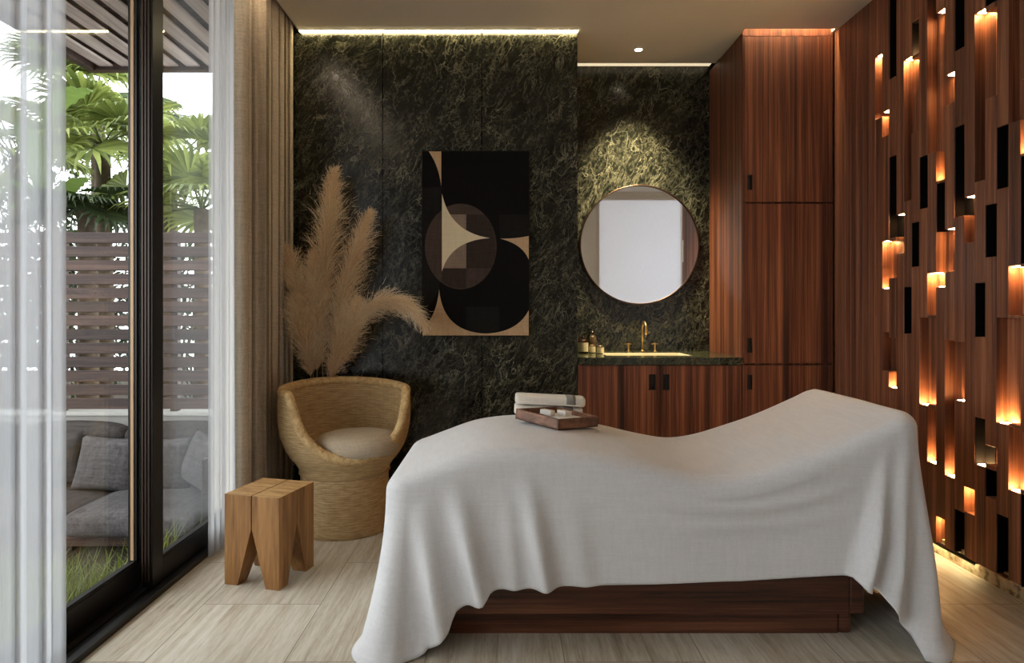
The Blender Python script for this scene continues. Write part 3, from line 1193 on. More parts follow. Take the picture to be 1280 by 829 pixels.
def sheet_pt(P, ring):
    x, y, nx, ny, k, t = P
    if ring < RT:                       # top: from the spine to the start of the shoulder
        f = ring / (RT - 1)
        hw = (TY1 - TY0) / 2
        sxp = min(max(x, TX0 + hw), TX1 - hw)
        syp = (TY0 + TY1) / 2
        ex, ey = x - nx * RE, y - ny * RE
        X = sxp + (ex - sxp) * f
        Y = syp + (ey - syp) * f
        z = zt(X) + .004 * mnoise.noise(Vector((X * 5, Y * 5, 1.7)))
        return Vector((X, Y, z + .004 * (1 - ((Y - syp) / hw) ** 2) - .004))
    q = ring - RT
    base = zt(x - nx * RE) - .004
    if q < 7:                            # shoulder
        a = PI / 2 * (q + 1) / 8
        return Vector((x - nx * RE + nx * RE * math.sin(a), y - ny * RE + ny * RE * math.sin(a), base - RE * (1 - math.cos(a))))
    s = (q - 6) / (RS - 7)
    ztop = base - RE
    front = k in (0,) or k == .5 or k == 3.5
    # hem height and outward lean
    if k == 0:
        hz, ho = lin(FH, x), lin(FO, x)
    elif k == .5:
        hz, ho = .004, .07 + .01 * t
    elif k == 3.5:
        hz, ho = .004, .035 + .07 * t + .06 * math.sin(PI * min(1, t * .9)) ** 2
    elif k == 1:
        hz, ho = .004 + .06 * sm(.3, .9, t), .055
    elif k == 3:
        hz, ho = .004, .022 + .013 * sm(.8, 1, t)
    else:
        hz, ho = .10, .03
    z = ztop + (hz - ztop) * s
    out = ho * (s ** 1.6)
    side = 0
    if k in (0, .5, 3.5):
        # ridges and swags run over the front face
        for xa, xb, wa, wb, am, st in RIDG:
            xc = xa + (xb - xa) * s
            w = wa + (wb - wa) * s
            out += am * sm(st - .08, .75, s) * math.exp(-((x - xc) / w) ** 2)
        for zc, cv, am, wd in ((.455, .42, .010, .024), (.395, .30, .007, .024), (.51, .8, .008, .020)):
            zz = zc + cv * (x - .74) ** 2
            out += am * math.exp(-((z - zz) / wd) ** 2) * sm(.25, .5, x) * sm(1.28, 1.0, x)
        out += .012 * s * mnoise.noise(Vector((x * 4.0, z * 2.2, 3.1)))
    if k in (1, 2, 3):
        ph = (y if k != 2 else x) * 2 * PI
        e = math.sin(PI * t) * (.4 if k == 3 else .8)
        out += e * sm(.05, .9, s) * (.022 * math.sin(ph / .155 + 1.0) + .010 * math.sin(ph / .09 + 2.0))
    # cloth that reaches the floor spreads outward in a small puddle
    if hz < .02 and s > .93:
        out += (s - .93) / .07 * .022
    z = max(z, .003)
    return Vector((x + nx * out + side, y + ny * out, z))


b = MB()
NR = RT + RS
NP = len(PER)
VV = [[b.bm.verts.new(sheet_pt(P, r)) for r in range(NR)] for P in PER]
for i in range(NP):
    A_, B_ = VV[i], VV[(i + 1) % NP]
    for r in range(NR - 1):
        f = b.bm.faces.new((A_[r], A_[r + 1], B_[r + 1], B_[r]))
        f.smooth = True
for f in b.bm.faces:
    f.smooth = True
bmesh.ops.remove_doubles(b.bm, verts=b.bm.verts, dist=2e-5)
so = b.build('bed_sheet', 'linen', recalc=True)
tag(so, 'white linen sheet draped over the massage table down to the floor', 'sheet')
solidify(so, .003)

# ------------------------------------------------------------------ tray, towels, soaps
def surf(x, y=2.6):
    return zt(x) + .006


tl = thing('wooden_tray', 'square walnut tray lying on the white sheet in front of the towels', 'tray', (.218, 2.620, 0))
TA = Vector((.170, -.172)).normalized()
TB = Vector((.172, .170)).normalized()
TLen, TWid, THh = .235, .255, .042
ang = math.atan2(TA.y, TA.x)
slope = math.atan2(surf(.40) - surf(.04), .36)
tilt = Matrix.Rotation(-slope, 4, 'Y') @ Matrix.Rotation(ang, 4, 'Z')
tl.location = (.218, 2.620, (surf(.05) + surf(.39)) / 2 + .013)
tl.rotation_euler = tilt.to_euler()
wl = .012
b = MB()
a2, c2 = TLen / 2, TWid / 2
for lo, hi in (((-a2, -c2, 0), (a2, c2, .008)), ((-a2, -c2, 0), (a2, -c2 + wl, THh)), ((-a2, c2 - wl, 0), (a2, c2, THh)), ((-a2, -c2, 0), (-a2 + wl, c2, THh)), ((a2 - wl, -c2, 0), (a2, c2, THh))):
    b.box(lo, hi, bev=.0012, seg=1)
b.build('body', 'trayw', tl)


def on_tray(o, u, v, h, rz=0):
    m = Matrix.Translation(tl.location) @ tilt @ Matrix.Translation((u, v, h)) @ Matrix.Rotation(rz, 4, 'Z')
    o.matrix_world = m
    return o


b = MB()
b.box((-.080, -.074, 0), (.080, .074, .009), bev=.003)
b.box((-.070, -.050, .0092), (.079, .072, .018), bev=.003)
o = b.build('folded_cloth', 'paper')
on_tray(o, .012, .035, .0085, .10)
tag(o, 'folded white cloth lying flat in the walnut tray', 'cloth')
for i, (u, v, rz, lab) in enumerate(((-.038, -.020, .25, 'white soap bar in the tray, the left one of two'), (-.005, .050, -.1, 'white soap bar in the tray, the right one of two'))):
    b = MB()
    b.box((-.026, -.019, 0), (.026, .019, .020), bev=.004, seg=2)
    o = b.build('soap_bar', 'soap')
    on_tray(o, u, v, .0275, rz)
    tag(o, lab, 'soap', 'soaps in the tray')

tw = [('rolled white towel with grey band, upper one of the stack behind the tray', 0), ('rolled white towel with grey band, lower one under the other towel', 1)]
tx0, tx1, td = .045, .355, 2.835
for lab, lower in tw:
    h = .043
    zb = (surf(.05) + surf(.35)) / 2 + .007 + (0 if lower else h + .003)
    t = thing('folded_towel', lab, 'towel', ((tx0 + tx1) / 2 + (-.004 if lower else .004), td, zb), .0, 'towels on the massage table')
    t.rotation_euler[1] = -math.atan2(surf(.35) - surf(.05), .30) * .6
    L2 = (tx1 - tx0) / 2 - (.004 if lower else 0)
    # spiral fold profile in the YZ plane, swept along X with soft ends
    prof = []
    dd = .055
    for k in range(40):
        a = 2 * PI * k / 40
        c, s_ = math.cos(a), math.sin(a)
        prof.append((dd * (abs(c) ** .55) * (1 if c >= 0 else -1), h / 2 + h / 2 * (abs(s_) ** .55) * (1 if s_ >= 0 else -1)))
    xs = [-L2, -L2 + .004, -L2 + .014] + [-L2 + .014 + (2 * L2 - .028) * k / 12 for k in range(1, 12)] + [L2 - .014, L2 - .004, L2]
    sc = [.72, .93, 1] + [1] * 11 + [1, .93, .72]
    b = MB()
    rr = random.Random(20 + lower)

    def tp(i, j):
        y, z = prof[j % 40]
        q = sc[i]
        w = .0022 * mnoise.noise(Vector((xs[i] * 14, j * .35, lower * 5.)))
        return (xs[i], y * (q + w / dd), h / 2 + (z - h / 2) * (q + w / h * 1.2))
    V = b.grid(tp, len(xs), 41)
    b.bm.faces.new([V[0][j] for j in range(40)][::-1])
    b.bm.faces.new([V[-1][j] for j in range(40)])
    bmesh.ops.remove_doubles(b.bm, verts=b.bm.verts, dist=1e-6)
    # visible fold line along the front
    b.tube([(-L2 + .008 + (2 * L2 - .016) * k / 10, -dd * .99, h * .16) for k in range(11)], .0035, 6)
    b.build('towel_body', 'towel', t, recalc=True)
    b = MB()
    bx = L2 - .085

    def bp(i, j):
        y, z = prof[j % 40]
        return (bx + .040 * i / 3, y * 1.025, h / 2 + (z - h / 2) * 1.03)
    b.grid(bp, 4, 41)
    o = b.build('grey_band', 'stripe', t)
    solidify(o, .0015)

# ------------------------------------------------------------------ stool: four tapering wooden blocks
st = thing('wooden_stool', 'squat wooden stool of four tapering blocks in front of the drape', 'stool', (-.997, 2.70, 0), math.atan2(-.066, .248))
SH, SW, GAP = .373, .2565, .004
w = SW / 2 - GAP / 2
for sx_, sy_ in ((-1, -1), (1, -1), (1, 1), (-1, 1)):
    b = bmesh.new()
    rings = []
    for z, ww in ((0, .062), (.235, w), (SH, w)):
        o_ = SW / 2
        ring = [(o_, o_), (o_ - ww, o_), (o_ - ww, o_ - ww), (o_, o_ - ww)]
        rings.append([b.verts.new((sx_ * p[0], sy_ * p[1], z)) for p in ring])
    for A_, B_ in zip(rings, rings[1:]):
        for i in range(4):
            b.faces.new((A_[i], A_[(i + 1) % 4], B_[(i + 1) % 4], B_[i]))
    b.faces.new(rings[0])
    top = b.faces.new(rings[-1])
    bmesh.ops.recalc_face_normals(b, faces=b.faces)
    bmesh.ops.bevel(b, geom=list(b.edges), offset=.0018, segments=2, profile=.7, affect='EDGES')
    mb = MB()
    mb._add(b, 0)
    for f in mb.bm.faces:
        f.normal_update()
        if f.normal.z > .9:
            f.material_index = 1
    mb.build('leg', ['stoolw', 'stooltop'], st)
b = MB()
b.box((-.05, -.05, .28), (.05, .05, .34), bev=.004)
b.build('inner_core', 'dark', st)

# ------------------------------------------------------------------ rattan chair
CX, CY = -.838, 3.335
ch = thing('rattan_armchair', 'round woven rattan tub chair with a pedestal base by the marble wall', 'chair', (CX, CY, 0))
PR = [(0, .246), (.03, .244), (.15, .232), (.255, .226), (.30, .229), (.335, .246), (.38, .283), (.44, .315), (.52, .336), (.60, .342), (.68, .340), (.76, .330)]
SQ = .90                        # depth is a little smaller than the width
PHI0 = math.radians(-90 + 22)


def dphi(a):
    d = (a - PHI0 + PI) % (2 * PI) - PI
    return abs(d)


def rim0(a):
    d = dphi(a)
    t = min(1, d / math.radians(61))
    f = 1 - (1 - t ** 2.2) ** .55
    hi = .706 + .026 * sm(math.radians(70), math.radians(180), d)
    return .392 + (hi - .392) * f


def rim(a):                      # corners of the opening rounded off
    return sum(rim0(a + math.radians(k * 1.6)) for k in range(-5, 6)) / 11


NS = 240
def cpt(a, z, off=0):
    r = interp(PR, z) - off
    sq = 1 - (1 - SQ) * sm(.2, .5, z)
    return (r * math.cos(a), r * math.sin(a) * sq, z)


b = MB()
uvs = []
NV = 34


def shell(i, j):
    a = 2 * PI * i / NS
    return cpt(a, rim(a) * j / (NV - 1))


uvl = b.bm.loops.layers.uv.new('UVMap')
Vs = b.grid(shell, NS, NV, closed_u=True)


def inner(i, j):
    a = 2 * PI * i / NS
    z0, z1 = .39, rim(a)
    z = z1 + (z0 - z1) * j / 13
    return cpt(a, max(z, .39), .040 * min(1, (j + .4) / 1.5))


Vi = b.grid(inner, NS, 14, closed_u=True)
for i in range(NS):
    i2 = (i + 1) % NS
    f = b.bm.faces.new((Vs[i][-1], Vs[i2][-1], Vi[i2][0], Vi[i][0]))
    f.smooth = True
b.bm.faces.new([Vi[i][-1] for i in range(NS)])
b.bm.faces.new([Vs[i][0] for i in range(NS)][::-1])
for f in b.bm.faces:
    us = []
    for l in f.loops:
        a = math.atan2(l.vert.co.y, l.vert.co.x) / (2 * PI) % 1
        us.append(a)
    wrap = max(us) - min(us) > .5
    for l, a in zip(f.loops, us):
        l[uvl].uv = (a + (1 if wrap and a < .5 else 0), l.vert.co.z)
b.build('woven_shell', 'rattan', ch, recalc=True)
b = MB()
# braided rim: strands twisting round the edge, spaced by arc length
fine = [Vector(cpt(2 * PI * i / 1440, rim(2 * PI * i / 1440), .018)) for i in range(1441)]
cum = [0]
for p, q in zip(fine, fine[1:]):
    cum.append(cum[-1] + (q - p).length)
NB = 720
path = []
j = 0
for i in range(NB):
    s_ = cum[-1] * i / NB
    while cum[j + 1] < s_:
        j += 1
    path.append(fine[j].lerp(fine[j + 1], (s_ - cum[j]) / (cum[j + 1] - cum[j])))
for s_ in range(3):
    pts = []
    for i in range(NB):
        c = path[i]
        tg = (path[(i + 1) % NB] - path[i - 1]).normalized()
        rad = Vector((c.x, c.y, 0)).normalized()
        rad = (rad - tg * rad.dot(tg)).normalized()
        up = tg.cross(rad)
        q = 2 * PI * (i * 62 / NB + s_ / 3)
        pts.append(c + rad * .012 * math.cos(q) + up * .012 * math.sin(q))
    b.tube(pts, .0125, 6, closed=True)
ub = b.build('braided_rim', 'rattan_rim', ch)
me = ub.data
me.uv_layers.new(name='UVMap')
for l in me.loops:
    co = me.vertices[l.vertex_index].co
    me.uv_layers[0].data[l.index].uv = (math.atan2(co.y, co.x) / (2 * PI) % 1, co.z)
b = MB()
for i in range(1):
    pts = [cpt(2 * PI * k / 90, .292, -.002) for k in range(90)]
    b.tube(pts, .006, 6, closed=True)
o = b.build('waist_band', 'rattan', ch)
o.data.uv_layers.new(name='UVMap')

b = MB()
pr = [(.0, 0), (.15, 0), (.198, .008), (.213, .028), (.213, .048), (.198, .068), (.14, .078), (.06, .081), (.001, .082)]
b.lathe(pr, 64)
sc_o = b.build('seat_cushion', 'pad')
sc_o.location = (-.750, 3.262, .392)
sc_o.scale = (1, .93, 1.42)
tag(sc_o, 'round oatmeal cushion on the seat of the rattan chair', 'cushion')

# ------------------------------------------------------------------ pampas grass in a vase behind the chair
VX, VY = -1.075, 3.675
va = thing('floor_vase', 'dark floor vase holding the pampas grass behind the rattan chair', 'vase', (VX, VY, 0))
b = MB()
b.lathe([(.05, 0), (.066, .02), (.075, .12), (.070, .26), (.046, .38), (.036, .46), (.044, .52), (.036, .52), (.030, .46), (.030, .40)], 40)
b.build('body', 'vase', va)


def bez(p, t):
    n = len(p) - 1
    q = [Vector(a) for a in p]
    while len(q) > 1:
        q = [q[i].lerp(q[i + 1], t) for i in range(len(q) - 1)]
    return q[0]


def plume(lab, path, width, start, n, seed, droop=.25):
    n = int(n * 1.5)
    rr = random.Random(seed)
    t0 = thing('pampas_plume', lab, 'dried grass', (VX, VY, 0), 0, 'pampas grass behind the rattan chair')
    o0 = Vector((VX, VY, 0))
    P = [Vector(px(*p)) - o0 for p in path]
    root = Vector((rr.uniform(-.012, .012), rr.uniform(-.012, .012), .10))
    ctrl = [root, Vector((rr.uniform(-.014, .014), rr.uniform(-.012, .012), .52))] + P

    def cen(t):                 # piecewise: stem to the first visible point, then a bezier
        return bez(P, t)
    b = MB()
    pts = [root, ctrl[1].lerp(root, .3), ctrl[1]] + [cen(k / 14) for k in range(15)]
    b.tube(pts, [.0032] * 3 + [.003 - .0022 * k / 14 for k in range(15)], 6)
    b.build('stem', 'stem', t0)
    b = MB()
    for k in range(n):
        t = start + (1 - start) * (k / n)
        c = cen(t)
        d = (cen(min(1, t + .02)) - cen(max(0, t - .02))).normalized()
        u = (t - start) / (1 - start)
        ln = width * .90 * (.16 + 1.2 * (math.sin(PI * min(1, u * .88 + .10)) ** .8)) * rr.uniform(.65, 1.25)
        a = rr.uniform(0, 2 * PI)
        sd = d.orthogonal().normalized()
        sd = Matrix.Rotation(a, 3, d) @ sd
        spread = rr.uniform(.18, .55)
        dirv = (d * (1 - spread) * 1.25 + sd * spread).normalized()
        p0 = c
        p1 = c + dirv * ln * .55 + Vector((0, 0, -.02 * droop * ln))
        p2 = c + dirv * ln + Vector((0, 0, -droop * ln * .45)) + Vector((rr.uniform(-1, 1), rr.uniform(-1, 1), rr.uniform(-1, 1))) * .012
        wv = dirv.cross(Vector((rr.uniform(-1, 1), rr.uniform(-1, 1), rr.uniform(-1, 1)))).normalized()
        w0 = .0013
        q = [p0 - wv * .0006, p0 + wv * .0006, p1 + wv * w0, p1 - wv * w0]
        v = [b.bm.verts.new(x) for x in q]
        e = b.bm.verts.new(p2)
        b.bm.faces.new(v)
        b.bm.faces.new((v[3], v[2], e))
        # short side hairs
        for h in range(4):
            s = rr.uniform(.25, .95)
            bp_ = p0.lerp(p2, s)
            hd = (dirv + Vector((rr.uniform(-1, 1), rr.uniform(-1, 1), rr.uniform(-1, .6))) * .9).normalized() * ln * rr.uniform(.15, .3)
            ww = hd.cross(wv).normalized() * .0009
            b.bm.faces.new([b.bm.verts.new(x) for x in (bp_ - ww, bp_ + ww, bp_ + hd)])
    for v in b.bm.verts:
        v.co.y = min(v.co.y, D1 - .014 - VY - .01 * rr.random())
    b.build('plume', 'pampas', t0)


plume('tallest pampas plume, standing upright in the middle of the bunch', [(404, 478, 3.64), (400, 400, 3.63), (405, 300, 3.62), (419, 214, 3.62)], .17, .22, 1000, 1)
plume('second tallest pampas plume, leaning right beside the tallest one', [(408, 478, 3.64), (414, 430, 3.63), (430, 350, 3.62), (462, 266, 3.60)], .16, .22, 950, 2)
plume('leftmost pampas plume, brushing against the beige drape', [(392, 478, 3.64), (390, 430, 3.62), (375, 370, 3.60), (357, 312, 3.58)], .17, .15, 950, 3)
plume('short pampas plume between the leftmost and the tallest one', [(396, 478, 3.62), (398, 440, 3.60), (394, 380, 3.60), (392, 318, 3.58)], .16, .12, 900, 4)
plume('low bushy pampas plume at the lower left above the chair back', [(389, 478, 3.60), (388, 450, 3.57), (378, 410, 3.55), (368, 372, 3.54)], .15, .08, 800, 5)
plume('low bushy pampas plume at the lower right above the chair back', [(411, 478, 3.61), (416, 455, 3.59), (436, 420, 3.58), (446, 376, 3.57)], .16, .06, 900, 6)
plume('drooping pampas plume bending over toward the art panel', [(414, 478, 3.60), (424, 440, 3.58), (436, 372, 3.56), (500, 350, 3.55), (531, 408, 3.55)], .13, .22, 900, 7, droop=.55)

# ------------------------------------------------------------------ garden terrace
GZ = -.42
b = MB()
b.box((-14, -8, GZ - .2), (-1.53, 16, GZ))
struct(b.build('ground', 'soil'), 'dark planted soil outside the glass doors', 'ground')
FD = 5.0
b = MB()
b.box((-7.0, FD - .04, GZ), (-1.63, FD + .12, .305), 0)
b.box((-7.0, FD - .06, .305), (-1.63, FD + .14, .33), 1, bev=.004)
struct(b.build('wall_garden', ['conc', 'cap']), 'low grey rendered garden wall behind the sofa', 'wall')
fe = thing('slatted_fence', 'dark wooden fence of horizontal slats on the low garden wall', 'fence', (0, FD, .33))
b = MB()
zt_f = px(0, 287, FD)[2] - .33
pt = (zt_f - .02) / 13
for k in range(13):
    z = .02 + k * pt
    b.box((-6.9, -.014 + R.uniform(-.002, .002), z), (-1.66, .012, z + pt * .78), bev=.003, seg=1)
b.build('slats', 'deckw', fe)
for x in (-6.2, -5.1, -4.36, -3.52, -2.62, -1.78):
    b = MB()
    b.box((x - .03, .014, 0), (x + .03, .07, zt_f - .01), bev=.003, seg=1)
    b.build('post', 'deckw', fe)

# pergola
pe = thing('pergola', 'dark slatted wooden pergola roof over the terrace outside', 'pergola', (0, 0, 0))
PX0, PY1, PZ = -3.02, 4.62, 2.875
b = MB()
xx = PX0 + .10
while xx < -1.75:
    b.box((xx, -2.0, PZ + .015), (xx + .100, PY1 - .05, PZ + .03), bev=.003, seg=1)
    xx += .157
b.build('roof_boards', 'pergw', pe)
b = MB()
b.box((PX0, -2.0, PZ + .06), (-1.63, PY1, PZ + .10))
b.build('roof_deck', 'deckw', pe)
b = MB()
b.box((PX0, PY1 - .06, PZ - .01), (-1.63, PY1, PZ + .12), bev=.004)
b.build('front_beam', 'deckw', pe)
b = MB()
b.box((PX0, -2.0, PZ - .01), (PX0 + .06, PY1 - .06, PZ + .12), bev=.004)
b.build('side_beam', 'deckw', pe)
b = MB()
b.box((PX0, -1.9, GZ), (PX0 + .1, -1.8, PZ), bev=.004)
b.build('post', 'deckw', pe)

# sofa
sf = thing('outdoor_sofa', 'low grey outdoor sofa against the garden wall', 'sofa', (0, 0, GZ))
SX0, SX1, SF, SB = -4.55, -1.87, 4.02, 4.92
b = MB()
b.box((SX0, SF + .02, .04), (SX1, SB, .10), bev=.006)
for x in (SX0 + .06, -3.4, -2.85, SX1 - .12):
    b.box((x, SF + .06, 0), (x + .06, SF + .12, .04))
    b.box((x, SB - .12, 0), (x + .06, SB - .06, .04))
o = b.build('frame', 'deckw', sf)


def cushion(name, lo, hi, mat, parent, bev=.05, puff=.02):
    b = MB()
    b.box(lo, hi)
    bmesh.ops.subdivide_edges(b.bm, edges=list(b.bm.edges), cuts=7, use_grid_fill=True)
    c = [(lo[k] + hi[k]) / 2 for k in range(3)]
    h = [(hi[k] - lo[k]) / 2 for k in range(3)]
    for v in b.bm.verts:
        n = [(v.co[k] - c[k]) / h[k] for k in range(3)]
        out = [n[k] for k in range(3)]
        for k in range(3):
            f = (1 - n[(k + 1) % 3] ** 2) * (1 - n[(k + 2) % 3] ** 2)
            if abs(n[k]) > .99:
                v.co[k] += n[k] * puff * f
        # soften corners
        r = bev
        q = Vector([max(0, abs(n[k]) * h[k] - (h[k] - r)) * (1 if n[k] > 0 else -1) for k in range(3)])
        if q.length > r:
            qq = q.normalized() * r
            for k in range(3):
                v.co[k] += qq[k] - q[k]
    o = b.build(name, mat, parent, smooth=True)
    subsurf(o, 1)
    return o


cushion('seat_pad', (SX0 + .02, SF + .02, .10), (-2.815, SB - .14, .262), 'uphol2', sf, .05, .02)
cushion('seat_pad', (-2.805, SF - .05, .10), (SX1 - .09, SB - .14, .268), 'uphol', sf, .05, .02)
for x0, x1 in ((-4.5, -3.66), (-3.64, -2.86), (-2.84, SX1 - .10)):
    cushion('back_pad', (x0, SB - .22, .26), (x1, SB - .03, .685), 'uphol2', sf, .06, .03)
b = MB()
b.box((SX1 - .06, SF, .08), (SX1, SB, .60), bev=.02, seg=3)
b.build('woven_arm', 'rope', sf)


def pillow(lab, x, y, d, w, h, tilt=.25, roll=0, yaw=0, mat='uphol'):
    N = 16
    b = MB()

    def pf(sgn):
        def fn(i, j):
            u, v = -1 + 2 * i / N, -1 + 2 * j / N
            e = (1 - abs(u) ** 2.6) * (1 - abs(v) ** 2.6)
            k = 1 - .07 * (1 - abs(u) ** 2) * abs(v) ** 3 - 0
            kk = 1 - .07 * (1 - abs(v) ** 2) * abs(u) ** 3
            return (u * w / 2 * kk, sgn * .075 * max(e, 0) ** .55, v * h / 2 * k)
        return fn
    b.grid(pf(-1), N + 1, N + 1)
    b.grid(pf(1), N + 1, N + 1)
    bmesh.ops.remove_doubles(b.bm, verts=b.bm.verts, dist=1e-4)
    o = b.build('throw_pillow', mat, recalc=True, smooth=True)
    o.location = px(x, y, d)
    o.rotation_euler = (-tilt, roll, yaw)
    return tag(o, lab, 'pillow', 'throw pillows on the outdoor sofa')


pillow('grey throw pillow on the sofa to the left of the door post', 134, 580, 4.56, .45, .39, .28, .06)
pillow('grey throw pillow on the sofa just right of the door post', 204, 582, 4.56, .42, .40, .28, -.05)
pillow('pale throw pillow leaning on the woven sofa arm', 254, 578, 4.50, .36, .38, .25, .25, -.5)
pillow('grey throw pillow at the left end of the visible sofa', 66, 575, 4.60, .42, .38, .28, -.1, mat='uphol2')

# grass in front of the sofa
b = MB()
rr = random.Random(4)
for k in range(5200):
    x = rr.uniform(-3.3, -1.60)
    y = rr.uniform(2.0, 3.55)
    cl = .55 + .45 * math.sin(x * 5.1 + 1.3) * math.cos(y * 4.3)
    h = rr.uniform(.16, .40) * (.6 + .4 * cl) * (1.15 if x > -1.95 else .9)
    a = rr.uniform(0, 2 * PI)
    l = rr.uniform(.05, .20)
    d = Vector((math.cos(a), math.sin(a), 0))
    s = Vector((-d.y, d.x, 0)) * .0022
    p = [Vector((x, y, GZ)), Vector((x, y, GZ)) + d * l * .25 + Vector((0, 0, h * .6)), Vector((x, y, GZ)) + d * l + Vector((0, 0, h))]
    p[2].x = min(p[2].x, -1.54)
    p[1].x = min(p[1].x, -1.54)
    v = [b.bm.verts.new(q) for q in (p[0] - s, p[0] + s, p[1] + s, p[1] - s, p[2])]
    b.bm.faces.new(v[:4])
    b.bm.faces.new((v[3], v[2], v[4]))
tag(b.build('grass', 'grass'), 'tufts of lime green ornamental grass outside the door', 'grass', kind='stuff')


# ------------------------------------------------------------------ plants beyond the fence
def fan_leaf(b, base, tip_dir, rad, rr, mi, nb=26, spread=2.5):
    """one costapalmate leaf: narrow folded blades radiating from base"""
    d = tip_dir.normalized()
    side = d.cross(Vector((0, 0, 1)))
    side = side.normalized() if side.length > .05 else Vector((1, 0, 0))
    up = side.cross(d).normalized()
    for k in range(nb):
        a = (k / (nb - 1) - .5) * 2 * spread
        bd = (d * math.cos(a) + side * math.sin(a)).normalized()
        L = rad * (1 - .22 * abs(a) / spread) * rr.uniform(.9, 1.05)
        cr = up.cross(bd).normalized()
        w = rad * .052
        p0 = base
        p1 = base + bd * L * .55 + up * .10 * L
        p2 = base + bd * L * .82 + up * .06 * L
        p3 = base + bd * L + Vector((0, 0, -.10 * L * rr.uniform(.5, 1.6)))
        fold = up * w * .5
        A0 = b.bm.verts.new(p0)
        m1, l1, r1 = (b.bm.verts.new(q) for q in (p1 - fold, p1 + cr * w, p1 - cr * w))
        m2, l2, r2 = (b.bm.verts.new(q) for q in (p2 - fold * .6, p2 + cr * w * .6, p2 - cr * w * .6))
        e = b.bm.verts.new(p3)
        for f in ((A0, l1, m1), (A0, m1, r1), (l1, l2, m2, m1), (m1, m2, r2, r1), (l2, e, m2), (m2, e, r2)):
            b.bm.faces.new(f).material_index = mi


def fan_palm(lab, x, y, d, n, rad, pet, seed, mat='fan', lean=None, lo=-.5, grp='fan palms beyond the fence'):
    rr = random.Random(seed)
    c = Vector(px(x, y, d))
    t = thing('fan_palm', lab, 'palm', (c.x, c.y, GZ), 0, grp)
    h = c.z - GZ
    b = MB()
    b.tube([(0, 0, 0), (.02, 0, h * .5), (0, 0, h)], [.10, .085, .07], 10)
    b.build('trunk', 'trunk', t)
    for k in range(n):
        a = 2 * PI * (k * .618 % 1) + rr.uniform(-.2, .2)
        el = rr.uniform(lo, 1.1)
        if lean and k < len(lean):
            a, el = lean[k]
        dv = Vector((math.cos(a) * math.cos(el), math.sin(a) * math.cos(el), math.sin(el)))
        b = MB()
        p0 = Vector((0, 0, h))
        p1 = p0 + dv * pet + Vector((0, 0, -.05 * pet))
        b.tube([p0, p0.lerp(p1, .5) + Vector((0, 0, .04 * pet)), p1], [.012, .009, .007], 6)
        td = (dv + Vector((0, 0, -.45 * rr.uniform(.5, 1.3)))).normalized()
        fan_leaf(b, p1, td, rad * rr.uniform(.85, 1.12), rr, 0)
        b.build('frond', mat, t)
    return t


fan_palm('fan palm with pale fronds just above the fence left of the door post', 128, 182, 6.3, 13, .52, .42, 31,
         lean=[(-1.2, -.25), (-1.8, .1), (-.6, .5), (-2.5, .5), (-1.5, .85)])
fan_palm('fan palm showing its fronds right of the door post', 212, 210, 6.6, 14, .52, .55, 32,
         lean=[(-.4, .6), (-.2, .05), (-1.0, -.35), (-.5, -.1), (-1.4, .5)])
fan_palm('dark fan palm with low fronds peeping over the fence top', 108, 262, 5.7, 12, .40, .26, 33, mat='fand', lo=-.2)
fan_palm('fan palm close to the house beyond the right part of the fence', 252, 262, 6.0, 12, .42, .34, 34, lo=-.1)
fan_palm('tall fan palm behind the left sheer curtain', 20, 200, 7.4, 13, .55, .5, 35)
fan_palm('tall fan palm with a high crown under the pergola edge', 122, 116, 7.8, 13, .66, .55, 36, lean=[(-1.3, .1), (-1.9, .3), (-.9, .6)])


def feather_palm(lab, x, y, d, n, L, seed):
    rr = random.Random(seed)
    c = Vector(px(x, y, d))
    t = thing('feather_palm', lab, 'palm', (c.x, c.y, GZ))
    h = c.z - GZ
    b = MB()
    b.tube([(0, 0, 0), (-.04, 0, h * .5), (0, 0, h)], [.12, .09, .08], 10)
    b.build('trunk', 'trunk', t)
    for k in range(n):
        a = 2 * PI * (k * .618 % 1) + rr.uniform(-.2, .2)
        el = rr.uniform(.1, 1.2)
        b = MB()
        hd = Vector((math.cos(a), math.sin(a), 0))
        pts = []
        for i in range(16):
            s = i / 15
            pts.append(Vector((0, 0, h)) + hd * L * s * math.cos(el) + Vector((0, 0, L * (s * math.sin(el) - .75 * s * s))))
        b.tube(pts, [.016 - .012 * i / 15 for i in range(16)], 5)
        for i in range(2, 48):
            s = i / 48 * 15
            j = min(14, int(s))
            p = pts[j].lerp(pts[j + 1], s - j)
            tg = (pts[j + 1] - pts[j]).normalized()
            sd = tg.cross(Vector((0, 0, 1))).normalized()
            ln = L * .30 * math.sin(PI * (.12 + .85 * i / 48)) * rr.uniform(.9, 1.1)
            for sg in (-1, 1):
                dv = (sd * sg + tg * .55 + Vector((0, 0, -.35))).normalized()
                q = p + dv * ln
                w = tg * .011
                b.bm.faces.new([b.bm.verts.new(z) for z in (p - w, p + w, p.lerp(q, .6) + w * .9 + Vector((0, 0, .02)), q + Vector((0, 0, -.04)), p.lerp(q, .6) - w * .9 + Vector((0, 0, .02)))])
        b.build('frond', 'feather', t)


feather_palm('feather palm with arching fronds behind the fan palms', 182, 150, 10.6, 13, 2.1, 41)


